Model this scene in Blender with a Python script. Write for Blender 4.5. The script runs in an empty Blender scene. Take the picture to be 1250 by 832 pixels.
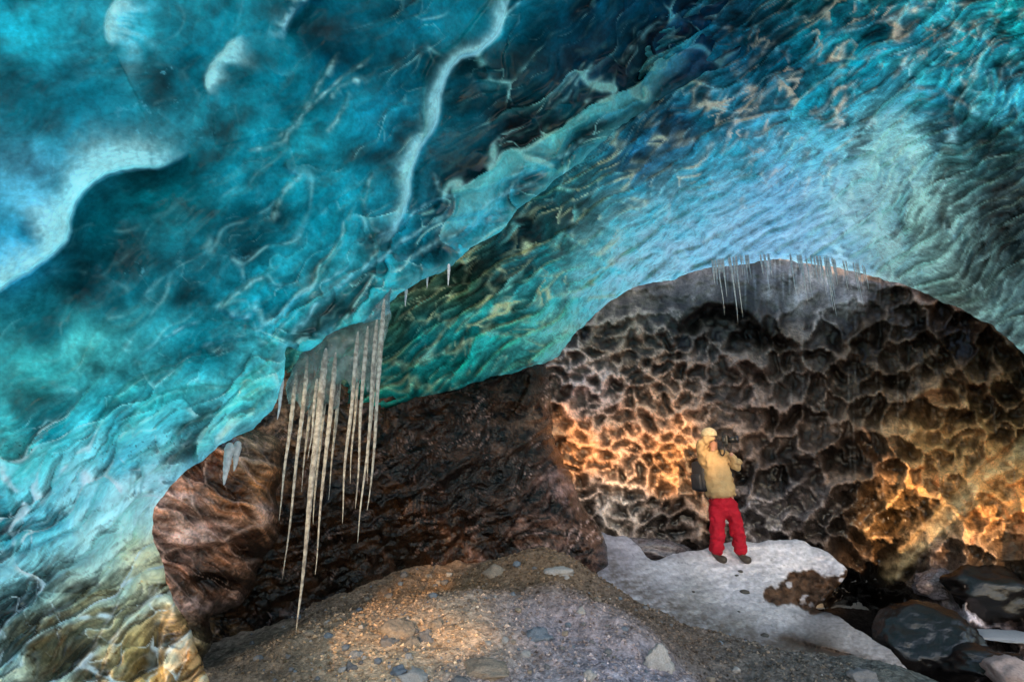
import bpy, bmesh, math, random
import numpy as np
from mathutils import Vector, Matrix

random.seed(7); RNG = np.random.RandomState(11)
scene = bpy.context.scene
COL = scene.collection
# ------------------------------------------------------------------ camera
F = 625.0; CX, CY = 625.0, 416.0            # focal length and centre in units of the 1250-wide picture
PITCH = math.radians(16.0); CAMZ = 1.1
cp, sp = math.cos(PITCH), math.sin(PITCH)
def P(px, py, d):
    """point seen in direction (px,py) at depth d, world coordinates (works on arrays)"""
    px = np.asarray(px, float); py = np.asarray(py, float); d = np.asarray(d, float)
    x = (px-CX)/F*d; u = (CY-py)/F*d
    return np.stack([x, d*cp-u*sp, CAMZ+d*sp+u*cp], -1)
def PV(px, py, d): return Vector(P(px, py, d).tolist())
cam = bpy.data.cameras.new('camera'); camo = bpy.data.objects.new('camera', cam); COL.objects.link(camo)
camo.location = (0, 0, CAMZ); camo.rotation_euler = (math.radians(90)+PITCH, 0, 0)
cam.sensor_width = 36; cam.lens = 18; cam.clip_start = 0.05; cam.clip_end = 2000
scene.camera = camo
# ------------------------------------------------------------------ noise
def _h(ix, iy, seed):
    n = (ix.astype(np.int64)*374761393 + iy.astype(np.int64)*668265263 + seed*2147483647 + 12345) & 0xffffffff
    n = ((n ^ (n >> 13))*1274126177) & 0xffffffff
    n = ((n ^ (n >> 16))*2246822519) & 0xffffffff
    return ((n ^ (n >> 15)) & 0xffffff)/float(0x1000000)
def noise(x, y, seed=0):
    x0 = np.floor(x); y0 = np.floor(y); fx = x-x0; fy = y-y0
    u = fx*fx*fx*(fx*(fx*6-15)+10); v = fy*fy*fy*(fy*(fy*6-15)+10)
    def g(ax, ay):
        a = _h(x0+ax, y0+ay, seed)*2*math.pi
        return np.cos(a)*(fx-ax)+np.sin(a)*(fy-ay)
    return 1.5*((g(0,0)*(1-u)+g(1,0)*u)*(1-v)+(g(0,1)*(1-u)+g(1,1)*u)*v)
def fbm(x, y, o=4, seed=0, gain=.5):
    s = 0; a = 1; t = 0
    for k in range(o):
        s = s+a*noise(x*2**k+17.3*k, y*2**k-9.1*k, seed+k*7); t += a; a *= gain
    return s/t
def ridge(x, y, o=3, seed=0):
    s = 0; a = 1; t = 0
    for k in range(o):
        n = 1-np.abs(noise(x*2**k+7.3*k, y*2**k+3.1*k, seed+k*5))*2
        s = s+a*n; t += a; a *= .5
    return s/t
def voronoi(x, y, seed=0, jit=.9):
    ix = np.floor(x); iy = np.floor(y)
    f1 = np.full(x.shape, 9.); f2 = np.full(x.shape, 9.); cid = np.zeros(x.shape)
    for a in (-1, 0, 1):
        for b in (-1, 0, 1):
            cx = ix+a; cy = iy+b
            qx = cx+.5+jit*(_h(cx, cy, seed)-.5); qy = cy+.5+jit*(_h(cx, cy, seed+91)-.5)
            d = np.hypot(qx-x, qy-y); idv = _h(cx, cy, seed+33)
            m = d < f1
            f2 = np.where(m, f1, np.minimum(f2, d)); cid = np.where(m, idv, cid); f1 = np.where(m, d, f1)
    return f1, f2, cid
def scales(u, v, seed=0, jit=.85, ew=.06):
    """overlapping elongated folds: tone across each fold, thin border, relief, random per fold"""
    ix = np.floor(u); iy = np.floor(v)
    f1 = np.full(u.shape, 9.); f2 = np.full(u.shape, 9.); cid = np.zeros(u.shape); dy = np.zeros(u.shape); dx = np.zeros(u.shape)
    for a in (-1, 0, 1):
        for b in (-1, 0, 1):
            cx = ix+a; cy = iy+b
            qx = cx+.5+jit*(_h(cx, cy, seed)-.5); qy = cy+.5+jit*(_h(cx, cy, seed+91)-.5)
            d = np.hypot(qx-u, qy-v); m = d < f1
            f2 = np.where(m, f1, np.minimum(f2, d)); cid = np.where(m, _h(cx, cy, seed+33), cid); dy = np.where(m, v-qy, dy); dx = np.where(m, u-qx, dx); f1 = np.where(m, d, f1)
    e = f2-f1; s = np.clip(e/.16, 0, 1); s = s*s*(3-2*s)
    return np.clip(dy*1.7, -1, 1), np.exp(-(e/ew)**2), dy*s, cid, f1
def sstep(a, b, x):
    t = np.clip((x-a)/(b-a), 0, 1); return t*t*(3-2*t)
def rbf(ctrl, qx, qy, scale=1.0):
    c = np.array(ctrl, float); n = len(c); X = c[:, :2]/scale
    def U(r2): return np.where(r2 > 1e-12, r2*np.log(np.maximum(r2, 1e-12)), 0)
    A = np.zeros((n+3, n+3)); r2 = ((X[:, None]-X[None])**2).sum(-1)
    A[:n, :n] = U(r2)+np.eye(n)*1e-3; A[:n, n] = 1; A[:n, n+1:n+3] = X; A[n, :n] = 1; A[n+1:n+3, :n] = X.T
    w = np.linalg.solve(A, np.concatenate([c[:, 2], [0, 0, 0]]))
    out = w[n]+w[n+1]*qx/scale+w[n+2]*qy/scale
    for i in range(n):
        out = out+w[i]*U((qx/scale-X[i, 0])**2+(qy/scale-X[i, 1])**2)
    return out
def punch(c, k=1.35, piv=.10):
    l = np.maximum(c.mean(-1, keepdims=True), 1e-4); return c*(l/piv)**(k-1)
def s2l(c):
    c = np.asarray(c, float)/255.; return np.where(c <= .04045, c/12.92, ((c+.055)/1.055)**2.4)
def colfield(ctrl, px, py, power=3.2, soft=12):
    num = 0; den = 0
    for x, y, c in ctrl:
        w = 1/((px-x)**2+(py-y)**2+soft**2)**(power/2)
        num = num+w[..., None]*s2l(c); den = den+w
    return num/den[..., None]
def crom(pts, n=10):
    p = np.array(pts, float); p = np.vstack([2*p[0]-p[1], p, 2*p[-1]-p[-2]]); out = []
    for i in range(1, len(p)-2):
        for k in range(n):
            t = k/n; a, b, c, d = p[i-1:i+3]
            out.append(.5*((2*b)+(-a+c)*t+(2*a-5*b+4*c-d)*t*t+(-a+3*b-3*c+d)*t**3))
    out.append(p[-2]); return np.array(out)
def poly_near(px, py, pl):
    """distance, side and arc parameter to an open polyline"""
    best = np.full(px.shape, 1e9); side = np.zeros(px.shape); tt = np.zeros(px.shape); wt = np.zeros(px.shape)+1e-30
    L = np.concatenate([[0], np.cumsum(np.hypot(*np.diff(pl, axis=0).T))]); T = L[-1]
    for i in range(len(pl)-1):
        ax, ay = pl[i]; bx, by = pl[i+1]; dx, dy = bx-ax, by-ay; l2 = dx*dx+dy*dy+1e-9
        t = np.clip(((px-ax)*dx+(py-ay)*dy)/l2, 0, 1)
        d = np.hypot(px-ax-t*dx, py-ay-t*dy); cn = (dx*(py-ay)-dy*(px-ax))/math.sqrt(l2)
        m = (d < best-1e-6) | ((np.abs(d-best) <= 1e-6) & (np.abs(cn) > np.abs(side)))
        best = np.where(m, d, best); side = np.where(m, cn, side); w_ = (L[i+1]-L[i])/(d*d+16)**3; tt += w_*(L[i]+t*math.sqrt(l2))/T; wt += w_
    return best, np.sign(side), tt/wt
def inside(px, py, pl):
    r = np.zeros(px.shape, bool); n = len(pl)
    for i in range(n):
        x1, y1 = pl[i]; x2, y2 = pl[(i+1) % n]
        if y1 == y2: continue
        c = (y1 > py) != (y2 > py)
        r ^= c & (px < (x2-x1)*(py-y1)/(y2-y1)+x1)
    return r
def sdf(px, py, pl):
    d, _, _ = poly_near(px, py, np.vstack([pl, pl[:1]])); return np.where(inside(px, py, pl), d, -d)
# ------------------------------------------------------------------ objects
def tag(o, label=None, cat=None, group=None, kind=None):
    if label: o['label'] = label
    if cat: o['category'] = cat
    if group: o['group'] = group
    if kind: o['kind'] = kind
    return o
def empty(name, loc=(0, 0, 0), rz=0, parent=None):
    o = bpy.data.objects.new(name, None); COL.objects.link(o); o.location = loc; o.rotation_euler = (0, 0, rz); o.empty_display_size = .1
    if parent: o.parent = parent
    return o
def mesh_np(name, V, Q, mat, attrs=None, parent=None):
    me = bpy.data.meshes.new(name); V = np.asarray(V, np.float32); Q = np.asarray(Q, np.int32)
    me.vertices.add(len(V)); me.vertices.foreach_set('co', V.ravel())
    k = Q.shape[1]; me.loops.add(Q.size); me.loops.foreach_set('vertex_index', Q.ravel())
    me.polygons.add(len(Q)); me.polygons.foreach_set('loop_start', np.arange(len(Q), dtype=np.int32)*k)
    me.update(calc_edges=True); me.validate()
    me.polygons.foreach_set('use_smooth', np.ones(len(me.polygons), bool))
    for an, av in (attrs or {}).items():
        a = me.attributes.new(an, 'FLOAT_COLOR', 'POINT')
        av = np.asarray(av, np.float32)
        if av.shape[1] == 3: av = np.hstack([av, np.ones((len(av), 1), np.float32)])
        a.data.foreach_set('color', av.ravel())
    me.materials.append(mat)
    o = bpy.data.objects.new(name, me); COL.objects.link(o)
    if parent: o.parent = parent
    return o
def obj_bm(name, bm, mat, parent=None, smooth=True):
    me = bpy.data.meshes.new(name); bm.to_mesh(me); bm.free()
    for p in me.polygons: p.use_smooth = smooth
    me.materials.append(mat); o = bpy.data.objects.new(name, me); COL.objects.link(o)
    if parent: o.parent = parent
    return o
def sheet(name, ext, step, depth, mat, region=None, roll=(10, 10), back=None, mask=None):
    """ice sheet: depth(px,py,sd)->(d,tint,extra).  region = closed outline; the edge rolls over and runs back"""
    x0, x1, y0, y1 = ext
    gx, gy = np.meshgrid(np.arange(x0, x1+.1, step), np.arange(y0, y1+.1, step))
    gx = gx.astype(float); gy = gy.astype(float)
    if region is not None:
        wx = 2.5*fbm(gx/14, gy/14, 3, 900)+6*fbm(gx/50, gy/50, 2, 902); wy = 2.5*fbm(gx/14+50, gy/14, 3, 901)+6*fbm(gx/50, gy/50+9, 2, 903)
        sd = sdf(gx+wx, gy+wy, region)
        gyy, gxx = np.gradient(sd, step); n = np.maximum(np.hypot(gxx, gyy), .3)
        keep = sd > -step*1.45
        mv = np.where(sd < 0, -sd, 0); gx = gx+mv*gxx/n; gy = gy+mv*gyy/n; sd = np.maximum(sd, 0)
    else:
        sd = np.full(gx.shape, 500.); keep = np.ones(gx.shape, bool)
    d, tint, ex = depth(gx, gy, sd)
    if region is not None:
        w, r = roll; q = np.clip(1-sd/w, 0, 1); d = d*(1+r/F*(1-np.sqrt(np.maximum(1-q*q, 0))))
    tint = np.clip(tint, 0, None); tint = tint/np.maximum(tint.max(-1, keepdims=True)/.93, 1)
    H, W = gx.shape
    def quads(k):
        idx = -np.ones(H*W, int); kk = k.ravel(); idx[kk] = np.arange(kk.sum()); I = idx.reshape(H, W)
        q = np.stack([I[:-1, :-1], I[1:, :-1], I[1:, 1:], I[:-1, 1:]], -1).reshape(-1, 4)
        return q[(q >= 0).all(1)], kk
    q, kk = quads(keep)
    V = P(gx, gy, d).reshape(-1, 3)[kk]; T = tint.reshape(-1, 3)[kk]; E = ex.reshape(-1, 3)[kk]
    if back is not None and region is not None:
        bw, bd = back
        q2, k2 = quads(keep & (sd < bw))
        edge = np.clip(sd/bw, 0, 1)
        d2 = d+bd*np.sqrt(edge)*1.0
        V2 = P(gx, gy, d2).reshape(-1, 3)[k2]
        q = np.vstack([q, q2[:, ::-1]+len(V)]); V = np.vstack([V, V2])
        T = np.vstack([T, tint.reshape(-1, 3)[k2]*.8]); E = np.vstack([E, ex.reshape(-1, 3)[k2]])
    return mesh_np(name, V, q, mat, {'tint': np.clip(T, 0, 1), 'extra': np.clip(E, 0, 1)})
def creases(gx, gy, lst, seed=0):
    """steps in the ice: (points, height, decay, side, rim) -> displacement (px units), rim mask"""
    D = np.zeros(gx.shape); R = np.zeros(gx.shape)
    for i, (pts, h, dec, side, rim) in enumerate(lst):
        pl = crom(pts, 22 if abs(h) > 40 else 9); mg = max(dec*5.5, 70)
        m = (gx > pl[:, 0].min()-mg) & (gx < pl[:, 0].max()+mg) & (gy > pl[:, 1].min()-mg) & (gy < pl[:, 1].max()+mg)
        if not m.any(): continue
        x = gx[m]; y = gy[m]
        x = x+2.6*fbm(x/24, y/24, 2, seed+i); y = y+2.6*fbm(x/24+9, y/24, 2, seed+i+50)
        ds, sg, t = poly_near(x, y, pl); s = ds*sg*side
        tp = np.clip(np.minimum(t, 1-t)*5, 0, 1); tp = tp*tp*(3-2*tp)
        if rim < 14: tpr = tp*(.15+.85*sstep(-.2, .3, fbm(x/16, y/16, 3, 91+i)))*.55
        else: tpr = tp
        D[m] += h*tp*(1/(1+np.exp(-np.clip((s-1)/(.95 if abs(h) > 40 else 1.5), -30, 30))))*np.exp(-np.maximum(s, 0)/dec)
        D[m] -= .22*h*tp*np.exp(-(s/(dec*.35+4))**2)*(s < 0)
        R[m] = np.maximum(R[m], tpr/(1+np.exp(np.clip((s-1.2)/.8, -30, 30)))*np.exp(-(s/(rim*(.55+1.1*np.abs(noise(t*5+3, t*0+i*1.7, 3)))))**2)) if rim > 0 else R[m]
    return D, R
# ------------------------------------------------------------------ materials
def new_mat(name):
    m = bpy.data.materials.new(name); m.use_nodes = True; nt = m.node_tree
    for n in list(nt.nodes): nt.nodes.remove(n)
    return m, nt
class NT:
    def __init__(s, nt): s.nt = nt
    def n(s, t, **k):
        o = s.nt.nodes.new(t)
        for a, v in k.items():
            if a[0] == '_': setattr(o, a[1:], v)
            else:
                key = a.replace('__', ' ')
                o.inputs[int(key[1:]) if key[0] == 'i' and key[1:].isdigit() else key].default_value = v
        return o
    def l(s, a, b): s.nt.links.new(a, b)
def mathn(N, op, a, b=None):
    m = N.n('ShaderNodeMath', _operation=op)
    for i, v in enumerate((a, b)):
        if v is None: continue
        if isinstance(v, (int, float)): m.inputs[i].default_value = v
        else: N.l(v, m.inputs[i])
    return m.outputs[0]
def ice_mat(name, fine=1.0, bump=.35, stretch=(1, 1, 1), rot=(0, 0, 0), grain=.25, trans=None, ior=1.33, dist=.03, coat=1.0):
    """ice: tint attribute x fine mottling, wet gloss, light passing through (extra.r = translucency, extra.g = roughness)"""
    m, nt = new_mat(name); N = NT(nt)
    out = N.n('ShaderNodeOutputMaterial')
    tc = N.n('ShaderNodeTexCoord'); mp = N.n('ShaderNodeMapping'); mp.inputs['Scale'].default_value = stretch; mp.inputs['Rotation'].default_value = rot
    N.l(tc.outputs['Object'], mp.inputs['Vector'])
    ti = N.n('ShaderNodeAttribute', _attribute_name='tint'); ex = N.n('ShaderNodeAttribute', _attribute_name='extra')
    sx = N.n('ShaderNodeSeparateColor'); N.l(ex.outputs['Color'], sx.inputs[0])
    n1 = N.n('ShaderNodeTexNoise', Scale=9*fine, Detail=8, Roughness=.62, Distortion=.8); N.l(mp.outputs[0], n1.inputs['Vector'])
    n2 = N.n('ShaderNodeTexNoise', Scale=60*fine, Detail=4, Roughness=.6); N.l(mp.outputs[0], n2.inputs['Vector'])
    n3 = N.n('ShaderNodeTexVoronoi', Scale=22*fine, _feature='SMOOTH_F1'); N.l(mp.outputs[0], n3.inputs['Vector'])
    r1 = N.n('ShaderNodeMapRange'); r1.inputs[1].default_value = .3; r1.inputs[2].default_value = .7; r1.inputs[3].default_value = 1-grain; r1.inputs[4].default_value = 1+grain
    N.l(n1.outputs['Fac'], r1.inputs[0])
    r2 = N.n('ShaderNodeMapRange'); r2.inputs[1].default_value = .3; r2.inputs[2].default_value = .7; r2.inputs[3].default_value = 1-grain*.6; r2.inputs[4].default_value = 1+grain*.6
    N.l(n2.outputs['Fac'], r2.inputs[0])
    mul = mathn(N, 'MULTIPLY', r1.outputs[0], r2.outputs[0])
    vm = N.n('ShaderNodeVectorMath', _operation='SCALE'); N.l(ti.outputs['Color'], vm.inputs[0]); N.l(mul, vm.inputs['Scale'])
    hsum = mathn(N, 'ADD', mathn(N, 'ADD', n1.outputs['Fac'], mathn(N, 'MULTIPLY', n2.outputs['Fac'], .22)), mathn(N, 'MULTIPLY', n3.outputs['Distance'], .5))
    bp = N.n('ShaderNodeBump', Strength=bump, Distance=dist); N.l(hsum, bp.inputs['Height'])
    pb = N.n('ShaderNodeBsdfPrincipled'); pb.inputs['IOR'].default_value = ior
    N.l(vm.outputs[0], pb.inputs['Base Color']); N.l(bp.outputs[0], pb.inputs['Normal']); N.l(sx.outputs[1], pb.inputs['Roughness'])
    cw = mathn(N, 'MULTIPLY', sx.outputs[2], coat); N.l(cw, pb.inputs['Coat Weight']); N.l(sx.outputs[2], pb.inputs['Specular IOR Level']); pb.inputs['Coat Roughness'].default_value = .06; pb.inputs['Coat IOR'].default_value = 1.5
    N.l(bp.outputs[0], pb.inputs['Coat Normal'])
    tr = N.n('ShaderNodeBsdfTranslucent'); N.l(vm.outputs[0], tr.inputs['Color']); N.l(bp.outputs[0], tr.inputs['Normal'])
    mx = N.n('ShaderNodeMixShader'); N.l(sx.outputs[0], mx.inputs[0]); N.l(pb.outputs[0], mx.inputs[1]); N.l(tr.outputs[0], mx.inputs[2])
    N.l(mx.outputs[0], out.inputs[0]); return m
def simple_mat(name, col, rough=.6, nscale=20, var=.2, bump=.2, bscale=None, spec=.5, dist=.01, col2=None, trans=0):
    m, nt = new_mat(name); N = NT(nt); out = N.n('ShaderNodeOutputMaterial'); tc = N.n('ShaderNodeTexCoord')
    n1 = N.n('ShaderNodeTexNoise', Scale=nscale, Detail=6, Roughness=.6); N.l(tc.outputs['Object'], n1.inputs['Vector'])
    n2 = N.n('ShaderNodeTexNoise', Scale=bscale or nscale*3, Detail=5, Roughness=.65); N.l(tc.outputs['Object'], n2.inputs['Vector'])
    rp = N.n('ShaderNodeValToRGB'); e = rp.color_ramp.elements
    e[0].position = .32; e[1].position = .68
    c2 = col2 or [min(1, c*(1+var)) for c in col]; e[0].color = (*[c*(1-var) for c in col], 1) if col2 is None else (*col, 1); e[1].color = (*c2, 1)
    N.l(n1.outputs['Fac'], rp.inputs[0]); bp = N.n('ShaderNodeBump', Strength=bump, Distance=dist); N.l(n2.outputs['Fac'], bp.inputs['Height'])
    pb = N.n('ShaderNodeBsdfPrincipled', Roughness=rough); pb.inputs['Specular IOR Level'].default_value = spec
    N.l(rp.outputs[0], pb.inputs['Base Color']); N.l(bp.outputs[0], pb.inputs['Normal'])
    if trans:
        tr = N.n('ShaderNodeBsdfTranslucent'); N.l(rp.outputs[0], tr.inputs['Color']); mx = N.n('ShaderNodeMixShader'); mx.inputs[0].default_value = trans
        N.l(pb.outputs[0], mx.inputs[1]); N.l(tr.outputs[0], mx.inputs[2]); N.l(mx.outputs[0], out.inputs[0])
    else: N.l(pb.outputs[0], out.inputs[0])
    return m
M_CEIL = ice_mat('blue_ice', fine=.8, bump=.05, stretch=(1, 1, 1), grain=.28, coat=1.0)
M_CEIL2 = ice_mat('teal_ice', fine=1.0, bump=.22, grain=.4, coat=.7)
M_WALL = ice_mat('scalloped_dark_ice', fine=1.6, bump=.3, grain=.55, coat=.7)
M_BROWN = ice_mat('brown_ice', fine=1.2, bump=.6, grain=.6, dist=.05, coat=.8)
M_SNOW = ice_mat('packed_snow', fine=2.0, bump=.5, grain=.13)
# ------------------------------------------------------------------ 1. near blue ceiling
LIP = crom([(1330,-120),(1120,-40),(1010,15),(930,55),(870,88),(828,112),(790,132),(757,152),(725,182),(690,212),(655,236),(628,262),(600,288),(572,308),(548,326),(520,338),(492,356),
            (474,368),(466,384),(450,392),(425,400),(402,406),(385,418),(368,428),(352,424),(347,440),(346,462),(338,485),(330,505),(310,522),(285,534),(262,548),(240,566),(214,588),(198,606),(184,630),(187,655),(197,678),(204,706),(212,735),(226,752),(236,775),(243,800),(256,830),(280,890),(330,960)], 6)
LIPREG = np.vstack([LIP, [(330,1180),(-400,1180),(-400,-420),(1330,-420)]])
CR1 = [ # pts, height, decay, side(+1 recess where), rim
 ([(640,-30),(618,5),(610,36),(590,60),(562,72),(545,92),(536,120),(531,152),(513,180),(501,212),(496,250),(480,285),(452,305)], 60, 60, -1, 15),
 ([(240,184),(228,187),(200,203),(165,204),(130,213),(101,233),(86,262),(78,295),(50,320),(-10,358),(-60,400)], 60, 45, -1, 30),
 ([(640,-60),(560,50),(528,70),(516,110),(516,165),(500,200),(470,240)], -10, 14, -1, 0),
 ([(455,205),(447,228),(443,252),(452,275),(470,292)], 10, 18, 1, 4),
 ([(345,50),(348,30),(365,8),(385,-10)], 14, 30, 1, 12),
 ([(298,40),(280,55),(262,75),(252,95),(255,118)], 9, 28, 1, 16),
 ([(150,-10),(133,15),(130,40),(138,58)], 12, 40, 1, 26),
 ([(400,125),(415,105),(440,95),(452,100)], 10, 14, -1, 5),
 ([(720,72),(700,92),(682,112),(664,134)], 9, 14, 1, 2.5),
 ([(728,70),(704,100),(690,120),(672,134)], -7, 9, 1, 2.5),
 ([(815,15),(790,35),(770,58),(752,78)], 10, 14, 1, 4),
 ([(740,88),(726,102),(712,130),(695,158)], 8, 12, 1, 3),
 ([(750,90),(748,115),(755,145)], 8, 12, -1, 3),
 ([(300,185),(340,175),(352,160),(372,145)], 8, 20, -1, 4),
 ([(345,190),(350,205),(362,215),(345,235),(335,258),(332,275)], 9, 16, 1, 5),
 ([(415,60),(385,110),(360,150),(330,175)], 10, 40, 1, 5),
 ([(425,110),(420,130),(408,150),(395,160)], 8, 14, 1, 5),
 ([(462,62),(425,90),(400,110),(355,150)], 6, 20, 1, 3),
 ([(530,210),(540,235),(560,240)], 6, 12, -1, 4),
 ([(612,165),(600,178),(592,190)], 6, 8, 1, 4),
 # long flutes sweeping to the lip
 ([(700,190),(650,205),(600,225),(560,235),(520,250),(480,280),(440,300)], 16, 26, -1, 3),
 ([(690,212),(650,225),(610,240),(575,262),(540,268),(500,290),(455,325),(420,345)], 12, 20, -1, 4),
 ([(740,150),(690,190),(640,215),(600,255),(560,285),(510,310),(480,330)], 14, 18, -1, 4),
 ([(440,300),(420,330),(380,350),(350,375),(330,400)], 10, 22, -1, 3),
 ([(475,300),(440,330),(405,360),(388,372),(370,395),(340,420)], 14, 22, -1, 5),
 ([(345,320),(300,348),(272,372),(275,380),(290,388),(305,385),(320,360)], 14, 16, 1, 5),
 ([(365,372),(345,395),(330,415),(318,412),(310,390)], 12, 16, 1, 4),
 ([(245,392),(215,405),(190,420),(170,435),(164,450)], 9, 22, -1, 3),
 ([(300,412),(275,415),(245,425)], 8, 12, -1, 4),
 ([(228,452),(200,450),(165,465),(135,490),(120,512),(95,530),(60,545),(20,580),(-20,620)], 14, 40, 1, 4),
 ([(345,425),(310,455),(282,470),(250,470),(215,475),(180,490),(150,520),(130,550),(118,580)], 18, 34, 1, 6),
 ([(325,470),(285,490),(255,505),(225,520),(190,560)], 14, 18, 1, 5),
 ([(330,500),(290,505),(260,520),(235,540),(200,565),(170,590)], 12, 14, 1, 5),
 ([(300,530),(250,535),(200,545),(160,560),(125,590),(100,640),(60,660),(-10,690)], 14, 30, 1, 6),
 ([(160,545),(110,560),(70,590),(30,640),(-20,660)], 13, 26, 1, 6),
 ([(75,622),(45,625),(10,650),(-20,680)], 10, 18, -1, 5),
 ([(205,590),(170,610),(130,650),(90,690),(40,720),(-10,760)], 12, 24, 1, 4),
 ([(190,640),(150,670),(110,720),(60,750),(10,790)], 12, 20, 1, 3),
 ([(195,670),(160,700),(140,740),(110,790),(60,840)], 12, 18, 1, 3),
 ([(200,700),(180,730),(150,760),(130,800),(115,840)], 12, 18, 1, 3),
 ([(215,735),(200,760),(195,800),(205,840)], 22, 30, 1, 6),
]
C1 = [(30,30,(25,145,170)),(150,40,(50,155,180)),(100,130,(5,115,140)),(30,130,(0,95,115)),(250,60,(20,135,160)),(235,80,(0,95,115)),(350,90,(5,105,125)),(400,50,(0,70,90)),
 (480,60,(5,90,110)),(570,20,(10,100,120)),(480,150,(10,110,135)),(380,200,(20,130,150)),(300,180,(15,120,140)),(200,250,(0,105,120)),(120,270,(0,85,100)),(300,290,(0,80,95)),
 (400,260,(10,120,140)),(150,330,(0,80,95)),(60,400,(10,95,110)),(100,430,(80,155,160)),(50,450,(60,140,145)),(250,420,(10,110,125)),(330,370,(15,135,155)),(60,520,(0,95,105)),
 (30,560,(60,150,150)),(120,500,(40,120,130)),(200,480,(60,140,150)),(100,600,(140,200,205)),(60,640,(60,130,140)),(180,600,(175,212,212)),(110,650,(150,190,190)),(30,720,(60,85,85)),
 (60,780,(85,75,50)),(120,740,(120,115,85)),(180,690,(160,155,125)),(180,800,(150,130,80)),(230,790,(190,150,100)),(600,100,(0,60,75)),(640,150,(0,45,60)),(580,220,(0,55,70)),
 (520,280,(20,110,135)),(600,270,(50,140,165)),(680,200,(30,110,130)),(720,80,(0,50,75)),(760,30,(0,60,85)),(800,90,(0,55,80)),(840,60,(5,65,95)),(900,30,(5,75,105)),(1000,-20,(0,80,100)),
 (110,345,(0,75,90)),(230,330,(10,90,105)),(30,220,(90,150,180)),(20,300,(40,130,165)),(440,350,(40,130,145)),(420,385,(70,130,140)),(150,560,(90,165,175)),(10,690,(70,110,115)),(280,510,(90,150,160)),(320,450,(80,160,170)),(0,640,(30,110,120))]
G1 = 1.34
D1 = [(0,0,2.1),(300,0,2.4),(600,0,3.0),(850,0,3.9),(1100,-60,4.0),(1330,-150,4.0),(0,250,1.95),(0,450,1.9),(0,650,1.8),(0,832,1.55),(250,832,2.05),(190,640,2.45),(345,440,2.75),(470,380,3.1),(548,326,3.4),
      (650,240,3.8),(760,150,4.3),(830,110,4.5),(300,200,2.4),(450,200,2.8),(150,400,2.1),(200,520,2.3),(-300,-300,1.9),(-300,400,1.5),(-300,1100,1.2),(600,-380,2.2),(1300,-400,2.6),(330,1100,1.9)]
def flow(gx, gy, ang, sx, sy):
    a = math.radians(ang); u = gx*math.cos(a)+gy*math.sin(a); v = -gx*math.sin(a)+gy*math.cos(a)
    return u/sx, v/sy
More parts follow.
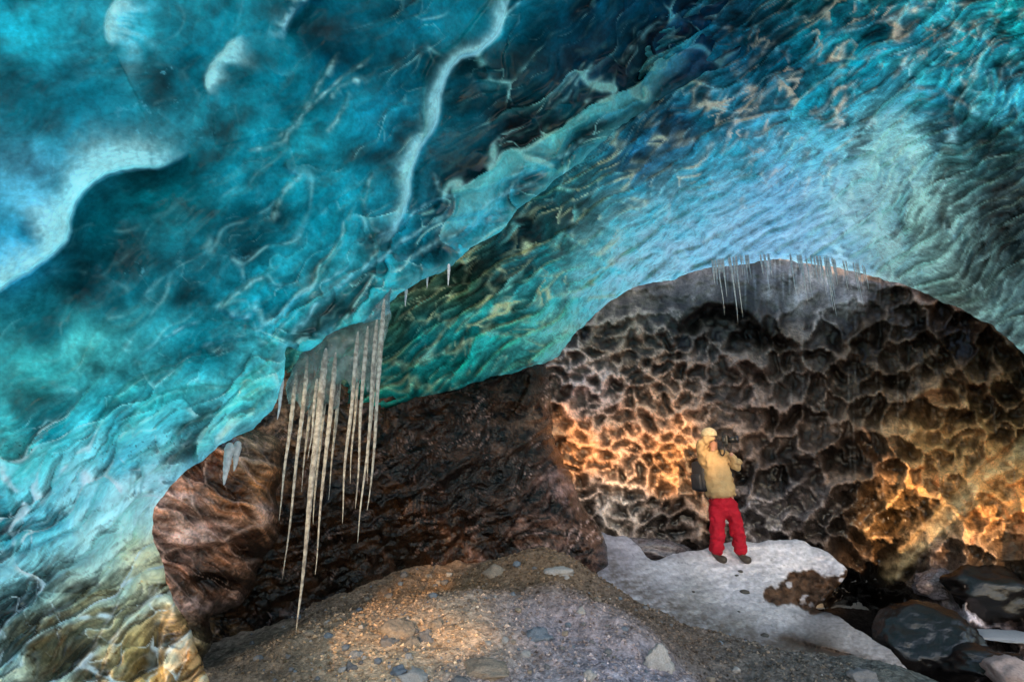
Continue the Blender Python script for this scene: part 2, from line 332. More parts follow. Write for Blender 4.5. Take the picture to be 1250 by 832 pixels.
def f1(gx, gy, sd):
    d = rbf(D1, gx, gy, 300.)
    D, R = creases(gx, gy, CR1, 100)
    nearlip = np.exp(-sd/110.)
    low = sstep(420, 640, gy)*sstep(420, 250, gx)
    wx = 30*fbm(gx/150, gy/150, 3, 5); wy = 30*fbm(gx/150+7, gy/150, 3, 6)
    u, v = flow(gx+wx, gy+wy, -42, 170, 44)
    fl = ridge(u, v, 3, 20)
    wx2 = wx+9*fbm(gx/34, gy/34, 2, 8); wy2 = wy+9*fbm(gx/34+4, gy/34, 2, 9); u2, v2 = flow(gx+wx2, gy+wy2, -42, 74, 24); fl2 = ridge(u2, v2, 2, 30)
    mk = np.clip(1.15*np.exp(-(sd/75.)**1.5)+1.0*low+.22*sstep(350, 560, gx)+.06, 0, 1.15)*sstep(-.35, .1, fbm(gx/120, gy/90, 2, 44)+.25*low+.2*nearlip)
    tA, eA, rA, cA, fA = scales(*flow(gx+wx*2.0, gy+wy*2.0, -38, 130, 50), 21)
    tB, eB, rB, cB, fB = scales(*flow(gx+wx2*1.5, gy+wy2*1.5, -40, 58, 24), 22)
    big = fbm(gx/170, gy/130, 3, 41)
    hgt = -9*big - (2.0+7*nearlip+4*low)*np.clip(fl, -.3, 1) - (.2+2.5*nearlip+2*low)*np.clip(fl2, -.2, .86)
    st_ = fbm(*flow(gx+wx*1.5, gy+wy*1.5, -46, 34, 6), 5, 46, .65); hgt += -2.6*low*st_
    hgt += mk*(12*rA+6*rB*(.4+cB)) + .3*fbm(gx/22, gy/22, 3, 61)
    hgt += D
    d = d*(1+hgt/F)
    c = colfield(C1, gx+14*fbm(gx/60, gy/60, 3, 70), gy+14*fbm(gx/60+5, gy/60, 3, 71))
    # cloudy depth variation
    cl = fbm((gx+wx)/75, (gy+wy)/55, 5, 80, .55); c = c*np.clip(1+1.1*cl, .4, 2.0)[..., None]
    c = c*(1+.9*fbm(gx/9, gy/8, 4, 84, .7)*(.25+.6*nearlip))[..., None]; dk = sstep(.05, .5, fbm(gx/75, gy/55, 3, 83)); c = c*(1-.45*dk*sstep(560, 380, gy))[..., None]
    tone = mk*(.75*tA*(.5+cA)+.6*tB*(.3+cB)); c = c*np.exp(-1.25*tone)[..., None]  # each fold pale on its thin side, painted shade on the other
    w_ = np.clip(mk*(-tA)*1.5-.35, 0, 1)*(cA > .3)*.5; c = c*(1-w_[..., None])+s2l((150,205,212))*w_[..., None]
    ln = np.clip((mk*.8+.25*nearlip)*(eA*1.1*(cA > .3)+eB*.6*(cB > .6)), 0, 1)*sstep(-.2, .25, fbm(gx/30, gy/30, 2, 95)); c = c*(1-ln[..., None])+s2l((205,222,226))*ln[..., None]  # pale glint lines painted along the fold borders
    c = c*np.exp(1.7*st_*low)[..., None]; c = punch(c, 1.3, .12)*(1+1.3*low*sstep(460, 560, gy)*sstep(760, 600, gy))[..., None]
    # pale frosty rims and bubbles
    pale = s2l((215,228,240))*1.3; R2 = np.clip(R*(.85+.6*fbm(gx/9, gy/9, 3, 90)), 0, 1)*.95
    R2 = R2*np.where(gy > 410, .35, 1)
    c = c*(1-R2[..., None])+pale*R2[..., None]
    lipr = np.exp(-(sd/9)**2)*.5*sstep(640, 560, gy)*sstep(900, 700, gx); c = c*(1-lipr[..., None])+s2l((130,200,215))*lipr[..., None]
    crest = np.clip((fl2-.68)*3.2, 0, 1)*np.clip(nearlip*1.1+low*.8, 0, 1)*(.5+.5*(fbm(gx/30, gy/30, 2, 95) > 0)); c = c*(1-.2*crest[..., None])+s2l((185,210,210))*.2*crest[..., None]  # crests paled in the colour as highlights
    bub = sstep(.22, .42, fbm(gx/26, gy/20, 5, 97, .75))*(np.exp(-((gx-195)/55)**2-((gy-150)/38)**2)+np.exp(-((gx-205)/18)**2-((gy-75)/22)**2)+.8*np.exp(-((gx-155)/22)**2-((gy-335)/20)**2)+.5*np.exp(-((gx-300)/30)**2-((gy-330)/20)**2))
    c = c*(1-np.clip(bub, 0, 1)[..., None]*.75)+s2l((120,190,220))*np.clip(bub, 0, 1)[..., None]*.75
    # grit frozen in the lower left wall
    gr = sstep(.1, .4, fbm((gx+wx)/30, (gy+wy)/20, 5, 98, .75))*sstep(610, 730, gy+.25*(gx-120)); c = c*(1-.8*gr[..., None]*np.array([.9, 1, 1.1]))
    sp_ = sstep(.5, .62, noise(gx/3.1, gy/2.4, 99))*np.clip(np.exp(-((gx-170)/80)**2-((gy-545)/18)**2)+np.exp(-((gx-25)/40)**2-((gy-550)/16)**2)+np.exp(-((gx-120)/90)**2-((gy-640)/60)**2)*.4, 0, 1); c = c*(1-.9*sp_[..., None])
    tr = np.full(gx.shape, .72)*(1-.5*sstep(620, 760, gy))
    ro = np.clip(.42+.2*R2-.28*nearlip-.26*low, .08, .7); wet = np.clip(.06+.75*nearlip+.8*low*sstep(860, 700, gy)+.2*mk, 0, .85)
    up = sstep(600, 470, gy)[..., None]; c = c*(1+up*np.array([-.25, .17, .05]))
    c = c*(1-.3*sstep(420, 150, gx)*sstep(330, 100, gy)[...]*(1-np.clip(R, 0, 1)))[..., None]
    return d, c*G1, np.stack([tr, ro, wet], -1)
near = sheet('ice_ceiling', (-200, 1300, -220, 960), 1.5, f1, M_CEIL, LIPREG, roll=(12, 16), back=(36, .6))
tag(near, 'smooth deep blue glacier ice overhang sweeping down the left side to the hanging icicles', 'ice ceiling', kind='structure')
# ------------------------------------------------------------------ 2. second ceiling
ARCH = crom([(220,640),(330,575),(420,530),(480,500),(520,487),(560,474),(600,462),(640,450),(676,438),(692,420),(712,396),(745,368),(780,350),(820,338),(860,328),(905,320),(950,318),(1000,321),(1040,328),(1075,340),(1110,350),(1150,366),(1190,385),(1225,410),(1260,438),(1330,480),(1420,560)], 6)
ARCHREG = np.vstack([ARCH, [(1500,560),(1500,-420),(200,-420),(200,640)]])
C2 = [(640,300,(5,40,50)),(560,350,(45,60,50)),(520,345,(60,60,50)),(520,420,(10,90,100)),(500,470,(20,95,100)),(600,400,(10,120,130)),(680,330,(0,110,125)),(720,380,(60,165,190)),(620,440,(60,125,130)),
 (690,415,(120,180,190)),(760,250,(0,70,85)),(700,270,(10,25,30)),(690,300,(10,60,65)),(780,200,(0,60,90)),(820,160,(0,60,88)),(770,300,(0,120,140)),(820,270,(5,130,150)),(790,340,(140,200,220)),(870,300,(160,210,230)),
 (900,200,(10,120,130)),(880,150,(5,90,105)),(950,80,(5,80,95)),(1000,130,(5,120,130)),(900,60,(5,85,105)),(1080,30,(10,90,100)),(1050,80,(10,125,135)),(950,250,(140,205,228)),(1000,300,(150,205,222)),
 (1000,180,(90,170,180)),(1080,180,(155,210,205)),(1050,260,(150,200,200)),(1130,270,(105,145,140)),(1180,190,(40,85,85)),(1230,250,(50,62,60)),(1150,100,(30,120,130)),(1200,60,(30,120,130)),
 (1240,120,(60,150,160)),(1200,320,(60,82,80)),(1100,330,(110,150,150)),(1235,395,(90,120,120)),(1180,360,(80,100,95)),(850,240,(10,130,145)),(740,340,(20,140,160)),(560,440,(15,105,110)),(480,400,(40,60,55)),(1000,40,(5,100,110)),(1240,20,(20,130,130)),(590,330,(25,35,35)),(1210,180,(25,60,60)),(930,330,(130,180,205)),(1020,335,(140,180,190))]
G2 = 2.0
D2 = [(200,640,4.6),(480,495,5.6),(600,460,6.4),(690,425,7.0),(745,368,7.4),(860,328,7.7),(950,318,7.8),(1075,340,7.2),(1150,366,6.6),(1250,430,5.8),(1420,560,5.0),(480,380,5.2),(640,300,5.4),(700,270,5.5),(760,250,5.7),(830,120,4.65),
      (1000,130,4.9),(1000,0,3.95),(1250,100,4.3),(1250,0,3.6),(1200,250,5.2),(950,230,6.4),(880,200,5.7),(1050,230,6.2),(1450,0,3.4),(1450,-400,2.4),(900,-400,2.5),(400,200,4.8),(200,-300,3.5),(1450,300,4.6),(870,70,4.4),(300,500,5.0)]
def f2(gx, gy, sd):
    d = rbf(D2, gx, gy, 300.)
    wx = 22*fbm(gx/110, gy/110, 3, 205); wy = 22*fbm(gx/110+7, gy/110, 3, 206)
    ang = -33
    sc = .75+.5*sstep(700, 1050, gx-.4*gy)
    u, v = flow(gx+wx, gy+wy, ang, 50, 15); F1, F2v, cid = voronoi(u, v, 210)
    u3, v3 = flow(gx+wx*1.2, gy+wy*1.2, ang-5, 20, 8); G1_, G2v, cid2 = voronoi(u3, v3, 211)
    fl = ridge(*flow(gx+wx, gy+wy, ang, 95, 24), 3, 212)
    right = sstep(950, 1120, gx)*sstep(150, 240, gy)
    tA, eA, rA, cA, fA = scales(*flow(gx+wx, gy+wy, ang, 74, 21), 221, ew=.11)
    tB, eB, rB, cB, fB = scales(*flow(gx+wx*1.3, gy+wy*1.3, ang-6, 34, 12), 222, ew=.17)
    cup = F1**2*9 + G1_**2*3.0
    low = sstep(200, 330, gy+.1*gx-60)
    hgt = -cup*(.35+.3*low) + 8*rA + 3.6*rB - 5*fl - 8*fbm(gx/90, gy/70, 3, 215) - 1.0*fbm(gx/9, gy/7, 3, 216)
    big = voronoi(gx/52+wx/50, gy/40+wy/50, 219); hgt = hgt-right*9*big[0]**2
    CR2 = [([(1048,22),(1010,55),(980,85),(960,95),(930,120),(900,150),(860,165)], 10, 20, -1, 5), ([(1075,62),(1060,72),(1020,70),(998,68)], 6, 12, -1, 4),
           ([(1180,20),(1150,50),(1110,75),(1090,95),(1070,98)], 9, 16, -1, 4), ([(950,92),(935,110),(925,130),(912,165),(905,185)], 8, 14, -1, 5),
           ([(960,150),(940,180),(915,200),(902,218)], 8, 14, -1, 6), ([(885,165),(865,185),(850,205),(838,218)], 8, 14, -1, 6), ([(1010,10),(960,40),(920,75),(880,105)], 9, 16, -1, 4),
           ([(925,30),(890,60),(865,90),(845,120)], 9, 16, -1, 3), ([(1190,135),(1150,110),(1100,108),(1090,112)], 7, 12, 1, 4),
           ([(1075,125),(1150,130),(1200,150),(1250,175)], 14, 40, -1, 0), ([(1160,140),(1140,190),(1110,225),(1100,260),(1110,300)], 12, 24, -1, 0)]
    D, R = creases(gx, gy, CR2, 300); hgt = hgt+D
    d = d*(1+hgt/F)
    c = colfield(C2, gx+12*fbm(gx/50, gy/50, 3, 70), gy+12*fbm(gx/50+5, gy/50, 3, 71))
    cl = fbm(*flow(gx+wx, gy+wy, ang, 60, 26), 5, 220, .65); c = c*np.clip(1+1.6*cl, .25, 2.1)[..., None]
    c = c*np.exp(-.65*tA*(.4+cA)-.5*tB*(.4+cB)-.12)[..., None]  # shaded side of each fold painted into the tint
    # dark sediment seams
    sm = sstep(.62, .85, ridge(*flow(gx+wx*2, gy+wy*2, ang+6, 110, 42), 3, 230))*sstep(-.05, .2, fbm(gx/90, gy/60, 2, 231)); c = c*(1-.75*sm*(.4+.6*sstep(150, 60, np.abs(sd-200))))[..., None]
    blk = sstep(.18, .34, fbm(gx/22, gy/20, 4, 233, .65))*np.clip(np.exp(-((gx-1082)/22)**2-((gy-25)/26)**2)+np.exp(-((gx-1000)/20)**2-((gy-45)/22)**2)+.9*np.exp(-((gx-1120)/16)**2-((gy-90)/20)**2)+.7*np.exp(-((gx-1010)/90)**2-((gy-180)/14)**2)+np.exp(-((gx-1225)/60)**2-((gy-280)/60)**2)+.8*np.exp(-((gx-960)/40)**2-((gy-85)/25)**2), 0, 1); c = c*(1-.95*blk[..., None])
    # bronze and pale glints painted into the tint along the scallop crests
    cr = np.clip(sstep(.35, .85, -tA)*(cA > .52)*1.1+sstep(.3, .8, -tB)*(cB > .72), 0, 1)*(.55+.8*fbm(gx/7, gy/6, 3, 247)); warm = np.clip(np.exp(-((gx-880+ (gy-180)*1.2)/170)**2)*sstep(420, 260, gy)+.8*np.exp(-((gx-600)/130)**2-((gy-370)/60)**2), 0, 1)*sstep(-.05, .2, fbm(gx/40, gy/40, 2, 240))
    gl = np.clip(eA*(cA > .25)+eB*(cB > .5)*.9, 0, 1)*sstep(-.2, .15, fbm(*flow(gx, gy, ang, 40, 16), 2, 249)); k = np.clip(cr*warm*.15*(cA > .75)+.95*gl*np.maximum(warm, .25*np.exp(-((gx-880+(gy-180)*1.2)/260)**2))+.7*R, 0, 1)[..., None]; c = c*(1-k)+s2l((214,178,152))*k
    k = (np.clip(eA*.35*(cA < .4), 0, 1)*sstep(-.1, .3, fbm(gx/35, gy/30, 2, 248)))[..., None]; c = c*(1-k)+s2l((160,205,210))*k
    tr = .62*np.ones(gx.shape)*(1-.35*right)+.3*k[..., 0]*0; tr = np.maximum(tr, .95*np.exp(-(sd/100.)**2)*sstep(600, 760, gx)*sstep(1150, 1000, gx)); ro = .22+.2*cid2
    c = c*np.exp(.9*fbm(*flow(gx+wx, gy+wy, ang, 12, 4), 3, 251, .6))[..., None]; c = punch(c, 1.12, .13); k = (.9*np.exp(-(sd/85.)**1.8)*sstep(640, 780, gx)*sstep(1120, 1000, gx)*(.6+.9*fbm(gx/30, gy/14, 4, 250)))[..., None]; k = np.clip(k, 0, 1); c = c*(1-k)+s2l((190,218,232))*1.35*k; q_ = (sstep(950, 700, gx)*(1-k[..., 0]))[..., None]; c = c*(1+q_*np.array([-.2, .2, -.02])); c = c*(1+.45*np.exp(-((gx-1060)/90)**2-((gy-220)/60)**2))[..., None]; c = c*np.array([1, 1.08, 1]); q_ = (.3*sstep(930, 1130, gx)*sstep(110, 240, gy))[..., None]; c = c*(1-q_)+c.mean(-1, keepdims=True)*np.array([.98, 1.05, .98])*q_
    return d, c*G2, np.stack([tr, ro, np.full(gx.shape, .42)], -1)
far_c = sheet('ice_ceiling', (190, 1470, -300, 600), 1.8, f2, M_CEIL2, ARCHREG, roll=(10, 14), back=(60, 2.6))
tag(far_c, 'teal scalloped glacier ice vault ending in a pale arch above the photographer', 'ice ceiling', kind='structure')
# ------------------------------------------------------------------ 3. back wall
D3 = [(400,300,10.5),(700,500,9.0),(700,640,8.6),(850,640,8.5),(850,500,9.2),(950,330,10.6),(950,450,9.8),(1100,450,9.2),(1250,450,8.2),(1250,600,7.3),(1100,600,8.2),(1000,660,8.3),(1180,700,6.8),(1250,760,6.3),
      (1100,760,7.6),(1000,780,9.3),(850,750,9.0),(1100,200,11),(700,200,11.5),(1500,400,6.5),(1500,750,5.4),(1500,200,7.5),(400,700,9.2),(1050,730,9.2),(1250,880,5.6),(900,900,9),(1150,850,6.6)]
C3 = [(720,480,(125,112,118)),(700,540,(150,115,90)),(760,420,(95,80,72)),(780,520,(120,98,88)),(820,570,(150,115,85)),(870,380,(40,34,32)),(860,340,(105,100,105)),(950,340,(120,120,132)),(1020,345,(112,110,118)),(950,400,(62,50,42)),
      (900,480,(85,74,74)),(950,520,(75,66,66)),(1050,400,(58,46,38)),(1100,460,(80,66,58)),(1180,400,(60,44,34)),(1240,470,(90,72,58)),(1150,560,(170,135,95)),(1220,600,(180,140,95)),(1100,620,(160,128,88)),(1050,560,(60,52,50)),  # amber points paint sunlit gold into the wall colour
      (980,600,(60,60,68)),(930,630,(85,88,100)),(1020,640,(50,50,56)),(760,620,(110,108,112)),(800,640,(60,60,66)),(1150,700,(88,78,78)),(1200,700,(95,82,70)),(1230,760,(60,56,62)),(1050,720,(10,9,9)),(1020,760,(8,7,7)),(1100,690,(30,26,24)),(1090,760,(16,14,14)),(1170,760,(100,100,112))]  # near-black points paint the shade of the hollow
def f3(gx, gy, sd):
    d = rbf(D3, gx, gy, 300.)
    wx = 26*fbm(gx/90, gy/90, 3, 305); wy = 26*fbm(gx/90+7, gy/90, 3, 306)
    X = gx+wx+13*fbm(gx/26, gy/26, 4, 307, .6); Y = gy+wy+13*fbm(gx/26+4, gy/26, 4, 308, .6)
    tS, eS, rS, cS, fS = scales(X/20, Y/17, 310, .9); tS2, eS2, rS2, cS2, fS2 = scales(X/28, Y/31, 311, .9); a = voronoi(X/20, Y/17, 310); b = voronoi(X/28, Y/31, 311); e = voronoi(X/12, Y/10, 312)
    rt = sstep(820, 960, gx)*sstep(300, 380, gy); top = sstep(410, 350, gy-.0*gx)*sstep(1150, 1000, gx)
    cup = (1-rt)*(13*a[0]**2+4*e[0]**2)+rt*(24*b[0]**2+6*a[0]**2+2*e[0]**2)
    cup = cup*(1-.75*top)
    hgt = -cup*1.7-3*(rS*(1-rt)+1.5*rS2*rt)-13*fbm(gx/120, gy/120, 3, 320)-3.2*fbm(gx/11, gy/11, 4, 321, .6)
    # meltwater runnels
    ru = np.abs(noise((gx+4*fbm(gx/60, gy/90, 2, 330))/23., gy/700., 331)); ru = np.clip(1-ru/.05, 0, 1)*sstep(900, 960, gx)*sstep(640, 560, gy)*(fbm(gx/60, gy/120, 2, 332) > -.1)
    hgt = hgt-2.5*ru
    CR3 = [([(1090,682),(1130,640),(1175,590),(1210,560),(1260,525)], 26, 30, 1, 0), ([(1110,700),(1160,650),(1200,605),(1260,560)], -14, 22, 1, 0), ([(825,425),(835,395),(868,372),(905,380),(930,400),(948,425)], 34, 40, 1, 0),
           ([(1110,520),(1112,495),(1135,478),(1165,480),(1175,505)], 26, 26, 1, 0)]
    D, R = creases(gx, gy, CR3, 400); hgt = hgt+D
    sdd, _, st3 = poly_near(gx+wx*.4, gy+wy*.4, crom([(1085,695),(1125,660),(1160,625),(1195,585),(1225,565),(1290,520)], 6)); slab = np.exp(-(sdd/13.)**4); hgt = hgt*(1-.6*slab)-14*slab
    d = d*(1+hgt/F)
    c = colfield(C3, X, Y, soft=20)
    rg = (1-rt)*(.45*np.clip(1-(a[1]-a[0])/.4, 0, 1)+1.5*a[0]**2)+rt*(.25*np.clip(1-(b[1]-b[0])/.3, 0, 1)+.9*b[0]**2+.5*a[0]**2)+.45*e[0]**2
    amp = (.20+1.6*rg**1.5+.14*rt)*np.exp(.75*(tS*(1-rt)+tS2*rt)); amp = amp*np.clip(1+1.3*fbm(gx/12, gy/12, 5, 340, .7), .2, 2.5)+.05*(1+2*fbm(gx/6, gy/6, 3, 343))  # cup bottoms lightened, tops darkened: light from above painted in
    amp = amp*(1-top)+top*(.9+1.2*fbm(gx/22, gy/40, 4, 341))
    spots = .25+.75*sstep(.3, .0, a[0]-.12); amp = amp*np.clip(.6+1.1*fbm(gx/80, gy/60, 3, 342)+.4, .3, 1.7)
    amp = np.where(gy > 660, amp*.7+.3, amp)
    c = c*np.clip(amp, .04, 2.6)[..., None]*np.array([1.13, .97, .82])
    k = (ru*.3*(.4+fbm(gx/9, gy/9, 2, 337)))[..., None]; k = np.clip(k, 0, 1); c = c*(1-k)+s2l((185,175,170))*k
    k = (slab*.85*(.7+.9*fbm(gx/16, gy/10, 3, 345)))[..., None]; k = np.clip(k, 0, 1); c = c*(1-k)+s2l((175,150,112))*k
    # frosty drips hanging below the arch
    dr = np.clip(1-np.abs(noise(gx/7., gy/260., 350))/.16, 0, 1)*top*sstep(420, 340, gy+14*noise(gx/6, gx*0, 351))*sstep(860, 900, gx); c = c*(1-.15*dr[..., None])+s2l((190,195,205))*.15*dr[..., None]
    tr = np.zeros(gx.shape)+.02; ro = np.clip(.28-.14*sstep(560, 640, gy)+.12*rg, .1, .6)
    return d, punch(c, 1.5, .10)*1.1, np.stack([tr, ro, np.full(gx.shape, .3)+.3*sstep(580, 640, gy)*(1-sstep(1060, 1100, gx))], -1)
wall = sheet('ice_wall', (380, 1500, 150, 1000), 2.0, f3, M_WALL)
tag(wall, 'dark brown scalloped back wall of dirty ice, golden where the sun reaches it', 'ice wall', kind='structure')
# ------------------------------------------------------------------ 4. dark brown middle wall
MID = crom([(180,560),(330,440),(480,420),(600,420),(655,425),(668,450),(676,480),(672,505),(680,540),(690,562),(700,590),(712,615),(724,635),(738,660),(744,682),(742,700),(735,730),(740,800),(700,860)], 6)
MIDREG = np.vstack([MID, [(700,960),(100,960),(100,560)]])
D4 = [(200,560,4.2),(480,430,6.0),(655,430,7.6),(670,500,7.3),(690,570,6.9),(744,690,6.3),(600,600,6.2),(500,600,5.4),(400,600,4.8),(300,650,4.3),(300,800,4.4),(500,720,5.7),(600,700,6.1),(600,500,6.7),(150,900,4.2),(600,900,6.2),(740,900,6.6)]
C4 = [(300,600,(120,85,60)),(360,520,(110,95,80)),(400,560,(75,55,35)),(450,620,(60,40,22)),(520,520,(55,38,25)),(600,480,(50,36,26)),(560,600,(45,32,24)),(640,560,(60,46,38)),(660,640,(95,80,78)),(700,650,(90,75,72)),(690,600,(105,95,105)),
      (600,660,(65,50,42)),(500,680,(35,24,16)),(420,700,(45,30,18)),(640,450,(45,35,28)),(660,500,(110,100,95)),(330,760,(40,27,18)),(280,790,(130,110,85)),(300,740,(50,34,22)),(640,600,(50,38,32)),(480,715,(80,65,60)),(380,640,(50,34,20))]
def f4(gx, gy, sd):
    d = rbf(D4, gx, gy, 300.)
    wx = 24*fbm(gx/70, gy/70, 3, 405); wy = 24*fbm(gx/70+7, gy/70, 3, 406)
    a = voronoi(*flow(gx+wx, gy+wy, -25, 46, 26), 410); e = voronoi(*flow(gx+wx, gy+wy, -40, 19, 11), 411)
    fl = ridge(*flow(gx+wx, gy+wy, -35, 80, 18), 4, 412)
    hgt = -16*a[0]**2-6*e[0]**2-7*fl-12*fbm(gx/60, gy/50, 5, 413, .6)
    hgt = hgt-3*fbm(gx/10, gy/7, 4, 414, .6)
    D, R = creases(gx, gy, [([(650,450),(640,480),(625,505),(610,520)], 14, 18, 1, 0), ([(690,560),(650,600),(620,650),(600,690)], 12, 30, 1, 0)], 500); hgt = hgt+D
    d = d*(1+hgt/F); c = colfield(C4, gx+wx, gy+wy, soft=20)
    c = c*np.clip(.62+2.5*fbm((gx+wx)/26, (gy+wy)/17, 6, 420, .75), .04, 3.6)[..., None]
    fl3 = sstep(.66, .86, ridge(*flow(gx+wx, gy+wy, -50, 26, 9), 3, 430))*sstep(.0, .25, fbm(gx/50, gy/40, 2, 431)); edge = np.exp(-(sd/60))
    k = (fl3*(.25+.6*edge))[..., None]; c = c*(1-k)+s2l((160,150,160))*k
    tr = np.full(gx.shape, .02); ro = np.clip(.25+.2*fbm(gx/30, gy/30, 2, 440), .1, .5)
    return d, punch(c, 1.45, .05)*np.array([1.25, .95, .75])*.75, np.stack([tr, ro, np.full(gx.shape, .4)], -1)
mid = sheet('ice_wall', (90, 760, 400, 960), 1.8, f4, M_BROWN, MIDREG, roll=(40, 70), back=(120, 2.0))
tag(mid, 'almost black brown wall of dirty ice behind the long icicles', 'ice wall', kind='structure')
# ------------------------------------------------------------------ 5. amber lobes left of the icicles
LOB = crom([(150,560),(230,535),(290,520),(330,530),(345,548),(342,580),(336,605),(345,628),(338,660),(318,690),(312,712),(300,735),(275,745),(255,755),(262,780),(250,800),(238,832),(240,900)], 6)
LOBREG = np.vstack([LOB, [(120,900),(120,560)]])
C5 = [(210,600,(110,80,65)),(240,640,(150,125,120)),(230,655,(165,140,140)),(290,600,(120,75,40)),(320,600,(165,120,80)),(325,625,(170,135,110)),(300,555,(130,115,100)),(260,570,(90,55,35)),(220,690,(100,75,65)),(260,720,(75,50,35)),(290,700,(140,110,95)),(245,740,(120,95,80)),(240,790,(150,140,110)),(260,655,(120,90,70)),(300,660,(70,45,30)),(270,690,(70,48,34))]
D5 = [(150,560,3.3),(345,560,3.7),(340,660,3.7),(250,620,3.25),(250,700,3.35),(310,720,3.75),(260,780,3.3),(150,850,3.0),(300,640,3.45),(240,900,3.1)]
def f5(gx, gy, sd):
    d = rbf(D5, gx, gy, 300.)
    wx = 16*fbm(gx/60, gy/60, 3, 505); wy = 16*fbm(gx/60+7, gy/60, 3, 506)
    CRL = [([(190,600),(225,615),(260,640),(300,655),(345,640)], 12, 22, 1, 0), ([(195,660),(235,668),(280,662),(320,680)], 26, 30, 1, 0), ([(205,590),(230,560),(262,552),(300,575)], 12, 18, 1, 0), ([(232,720),(240,706),(268,702),(292,712),(295,725)], 22, 22, 1, 0),
           ([(225,590),(245,605),(262,625)], 8, 12, 1, 0), ([(262,590),(290,610),(315,640)], 9, 12, 1, 0)]
    D, R = creases(gx, gy, CRL, 600)
    fl = ridge(*flow(gx+wx, gy+wy, 35, 70, 17), 3, 512)
    tA, eA, rA, cA, fA = scales(*flow(gx+wx, gy+wy, 28, 84, 34), 521); tB, eB, rB, cB, fB = scales(*flow(gx+wx, gy+wy, 38, 36, 15), 522)
    hgt = D+9*rA+3.5*rB-4*fl-9*fbm(gx/55, gy/40, 3, 513)-.9*fbm(gx/10, gy/8, 3, 514)
    d = d*(1+hgt/F); c = colfield(C5, gx+wx, gy+wy, soft=10)*np.clip(.9+1.5*fbm((gx+wx)/30, (gy+wy)/14, 4, 520, .65), .2, 2.4)[..., None]*np.exp(-.8*tA*(.4+cA)-.6*tB*cB-.15)[..., None]  # fold tone paints a pale side and a shaded side
    def el(x, y, a, b, p=2): return np.exp(-(((gx+wx*.4-x)/a)**2+((gy+wy*.4-y)/b)**2)**(p/2))
    w2 = np.clip(.85*el(232, 655, 34, 13)+.6*el(215, 608, 22, 8)+.7*el(325, 625, 14, 12)+.6*el(230, 738, 30, 8)+.55*el(290, 735, 24, 9)+.5*el(262, 640, 20, 6)+.4*el(205, 585, 16, 5), 0, 1)*(.5+1.1*(fbm(gx/9, gy/6, 3, 540)+.3)); st2 = fbm(*flow(gx+wx, gy+wy, 32, 26, 5), 5, 541, .65); c = c*np.exp(1.5*st2)[..., None]; hgt = hgt; w2 = np.clip(w2, 0, .9)[..., None]; c = c*(1-w2)+s2l((215,195,200))*w2  # mauve highlights painted on as pale blobs
    dkm = np.clip(.95*el(265, 706, 32, 12, 4)+.8*el(240, 672, 45, 5)+.7*el(290, 590, 30, 8)+.7*el(330, 690, 30, 30)+.6*el(225, 632, 35, 5), 0, 1)[..., None]; c = c*(1-.85*dkm)  # shade of the hollows painted in as dark ellipses
    k = (np.clip(eA*.5*(cA > .4)+eB*.3*(cB > .6), 0, .7))[..., None]; c = c*(1-k)+s2l((185,165,160))*k
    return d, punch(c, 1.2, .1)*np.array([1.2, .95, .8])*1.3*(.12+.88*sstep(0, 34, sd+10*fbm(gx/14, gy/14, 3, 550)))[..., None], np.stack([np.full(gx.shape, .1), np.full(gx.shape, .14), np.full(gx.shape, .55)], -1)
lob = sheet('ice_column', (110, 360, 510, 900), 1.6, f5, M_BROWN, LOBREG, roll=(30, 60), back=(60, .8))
tag(lob, 'rounded amber and mauve ice column with scooped hollows left of the icicles', 'ice column')
# ------------------------------------------------------------------ 6. ground
def W(px, py, d): p = P(px, py, d); return (float(p[0]), float(p[1]), float(p[2]))
GC = [W(*a) for a in [(330,832,2.95),(500,832,3.0),(650,832,3.05),(800,832,3.1),(430,770,3.5),(340,797,3.25),(295,822,3.1),(560,726,4.2),(480,743,4.0),(690,722,4.3),(760,748,4.15),(640,716,4.65),(740,735,4.6),(815,795,3.75),(600,780,3.55),(720,790,3.6),
      (660,673,5.3),(600,692,5.3),(540,713,5.3),(715,692,5.2),(760,724,5.1),(850,765,4.85),(950,795,4.5),(1050,818,4.3),(1130,845,4.1),(840,825,3.7),(900,832,3.85),(450,728,4.9),(300,780,4.2)]]
GC += [(a, b, c-.35+(.13*b if b > 0 else 0)) for a, b, c in [(-6,2,.4),(-6,-6,.3),(0,-3,0),(6,-4,0),(6,1.5,-.7),(3.5,2.2,-.7),(0,1.2,.0),(-2,1.6,.15),(-4,9,0),(0.2,6.6,-.35),(1.5,6.4,-1.0),(3.5,5,-1.3),(4.5,7,-1.7),(8,8,-1.6),(2,9,-1.6),(-1.2,6.2,-.1),(-.5,10,-1),(8,3,-1.1),(5.2,4.2,-1.35),(-6,14,0),(8,14,-1.6),(9,-8,0),(-9,-8,0)]]
gc = np.array(GC)
def ground_z(x, y, fine=True):
    x = np.asarray(x, float); y = np.asarray(y, float)
    z = rbf(np.stack([gc[:, 0], gc[:, 1], gc[:, 2]], -1), x, y, 3.)
    if fine: z = z+.07*fbm(x*1.6, y*1.6, 3, 600)+.045*fbm(x*5, y*5, 5, 601, .6)+.01*fbm(x*24, y*24, 3, 602)
    return z
def grid_ground(x0, x1, y0, y1, st):
    gx, gy = np.meshgrid(np.arange(x0, x1+.001, st), np.arange(y0, y1+.001, st)); return gx, gy
gx, gy = grid_ground(-4.2, 6.6, .9, 9.5, .0155)
gz = ground_z(gx, gy)
